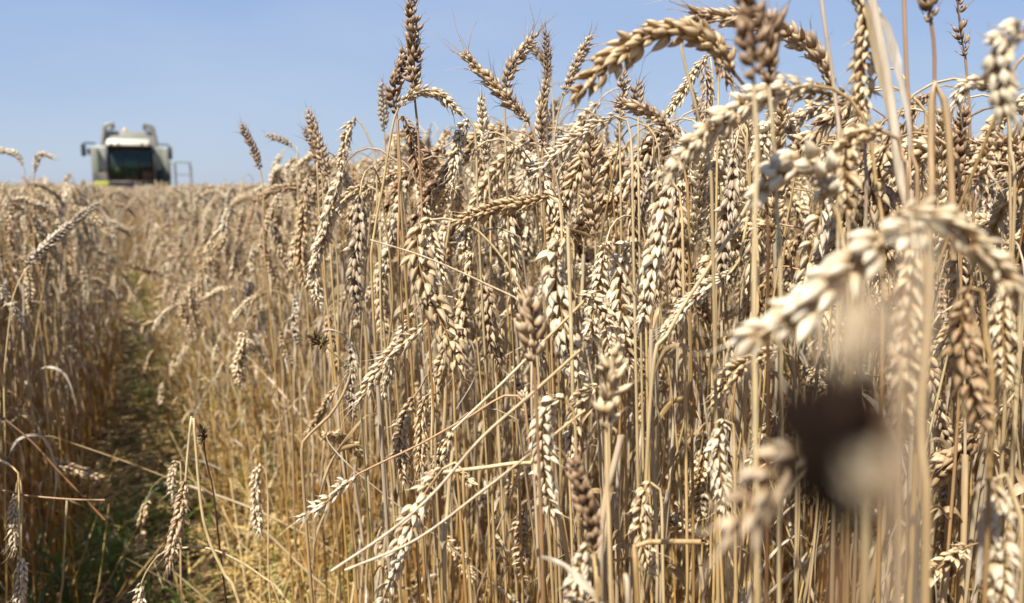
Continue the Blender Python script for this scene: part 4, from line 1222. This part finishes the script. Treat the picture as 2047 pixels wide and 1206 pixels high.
def tuft(x, y, k, h, wd, spread=.03):
    z = float(ground_h(x, y))
    for i in range(k):
        a = rg.random() * 6.28; r_ = rg.random() * spread
        hh = h * (.5 + .7 * rg.random()); ln = hh * (.2 + .7 * rg.random())
        b = np.array([x + math.cos(a) * r_, y + math.sin(a) * r_, z])
        d_ = np.array([math.cos(a), math.sin(a), 0])
        mb.merge(make_leaf([b, b + d_ * ln * .25 + np.array([0, 0, hh * .6]), b + d_ * ln * .7 + np.array([0, 0, hh]), b + d_ * ln * 1.1 + np.array([0, 0, hh * .85])],
                           wd * (.6 + .7 * rg.random()), rg.normal(0, 1), .4, rg, cols=3))
for i in range(170):
    v = 1.2 + 9 * rg.random() ** 1.3
    p = UV(rg.normal(.03, .07) + .02 * math.sin(v * 2), v)
    tuft(p[0], p[1], 6, .05 + rg.random() * .09, .0035, .04)
for i in range(120):          # thick green patch low on the left
    p = UV(rg.normal(-.16, .06), 1.2 + rg.random() * 1.2)
    tuft(p[0], p[1], 9, .06 + rg.random() * .06, .0025, .03)
for i in range(160):
    p = UV(rg.normal(.33, .09), 1.0 + rg.random() * 6)
    tuft(p[0], p[1], 4, .08 + rg.random() * .12, .003, .04)
tag(mb.build('grass', M['grass']), 'short green grass growing along the wheel track', 'grass', kind='stuff')

# broad blue-green grass plants at the lower left
for ii, (px_, py_, lab) in enumerate(((60, 1190, 'blue-green broad grass plant in the lower left corner'), (150, 1130, 'blue-green grass plant with arching blades left of the wheel track'), (235, 1085, 'small blue-green grass plant nearest the middle of the wheel track'))):
    zc = 0.0
    # meet the ground plane along the pixel's ray
    a1 = P(px_, py_ + 110, 1.0); dirv = a1 - np.array([0, 0, CAM_H]); t_ = CAM_H / -dirv[2]
    g = np.array([0, 0, CAM_H]) + dirv * t_
    root = empty('broad_grass', (g[0], g[1], 0)); tag(root, lab, 'grass plant', 'broad bladed grass plants')
    for j in range(7):
        a = rg.random() * 6.28; h_ = .12 + rg.random() * .12; l_ = .06 + rg.random() * .12
        dv = np.array([math.cos(a), math.sin(a), 0])
        pth = [np.zeros(3), dv * l_ * .2 + np.array([0, 0, h_ * .6]), dv * l_ * .7 + np.array([0, 0, h_]), dv * l_ * 1.3 + np.array([0, 0, h_ * .75])]
        make_leaf(pth, .008 + rg.random() * .004, rg.normal(0, .8), .5, rg).build('blade', M['blade'], root)
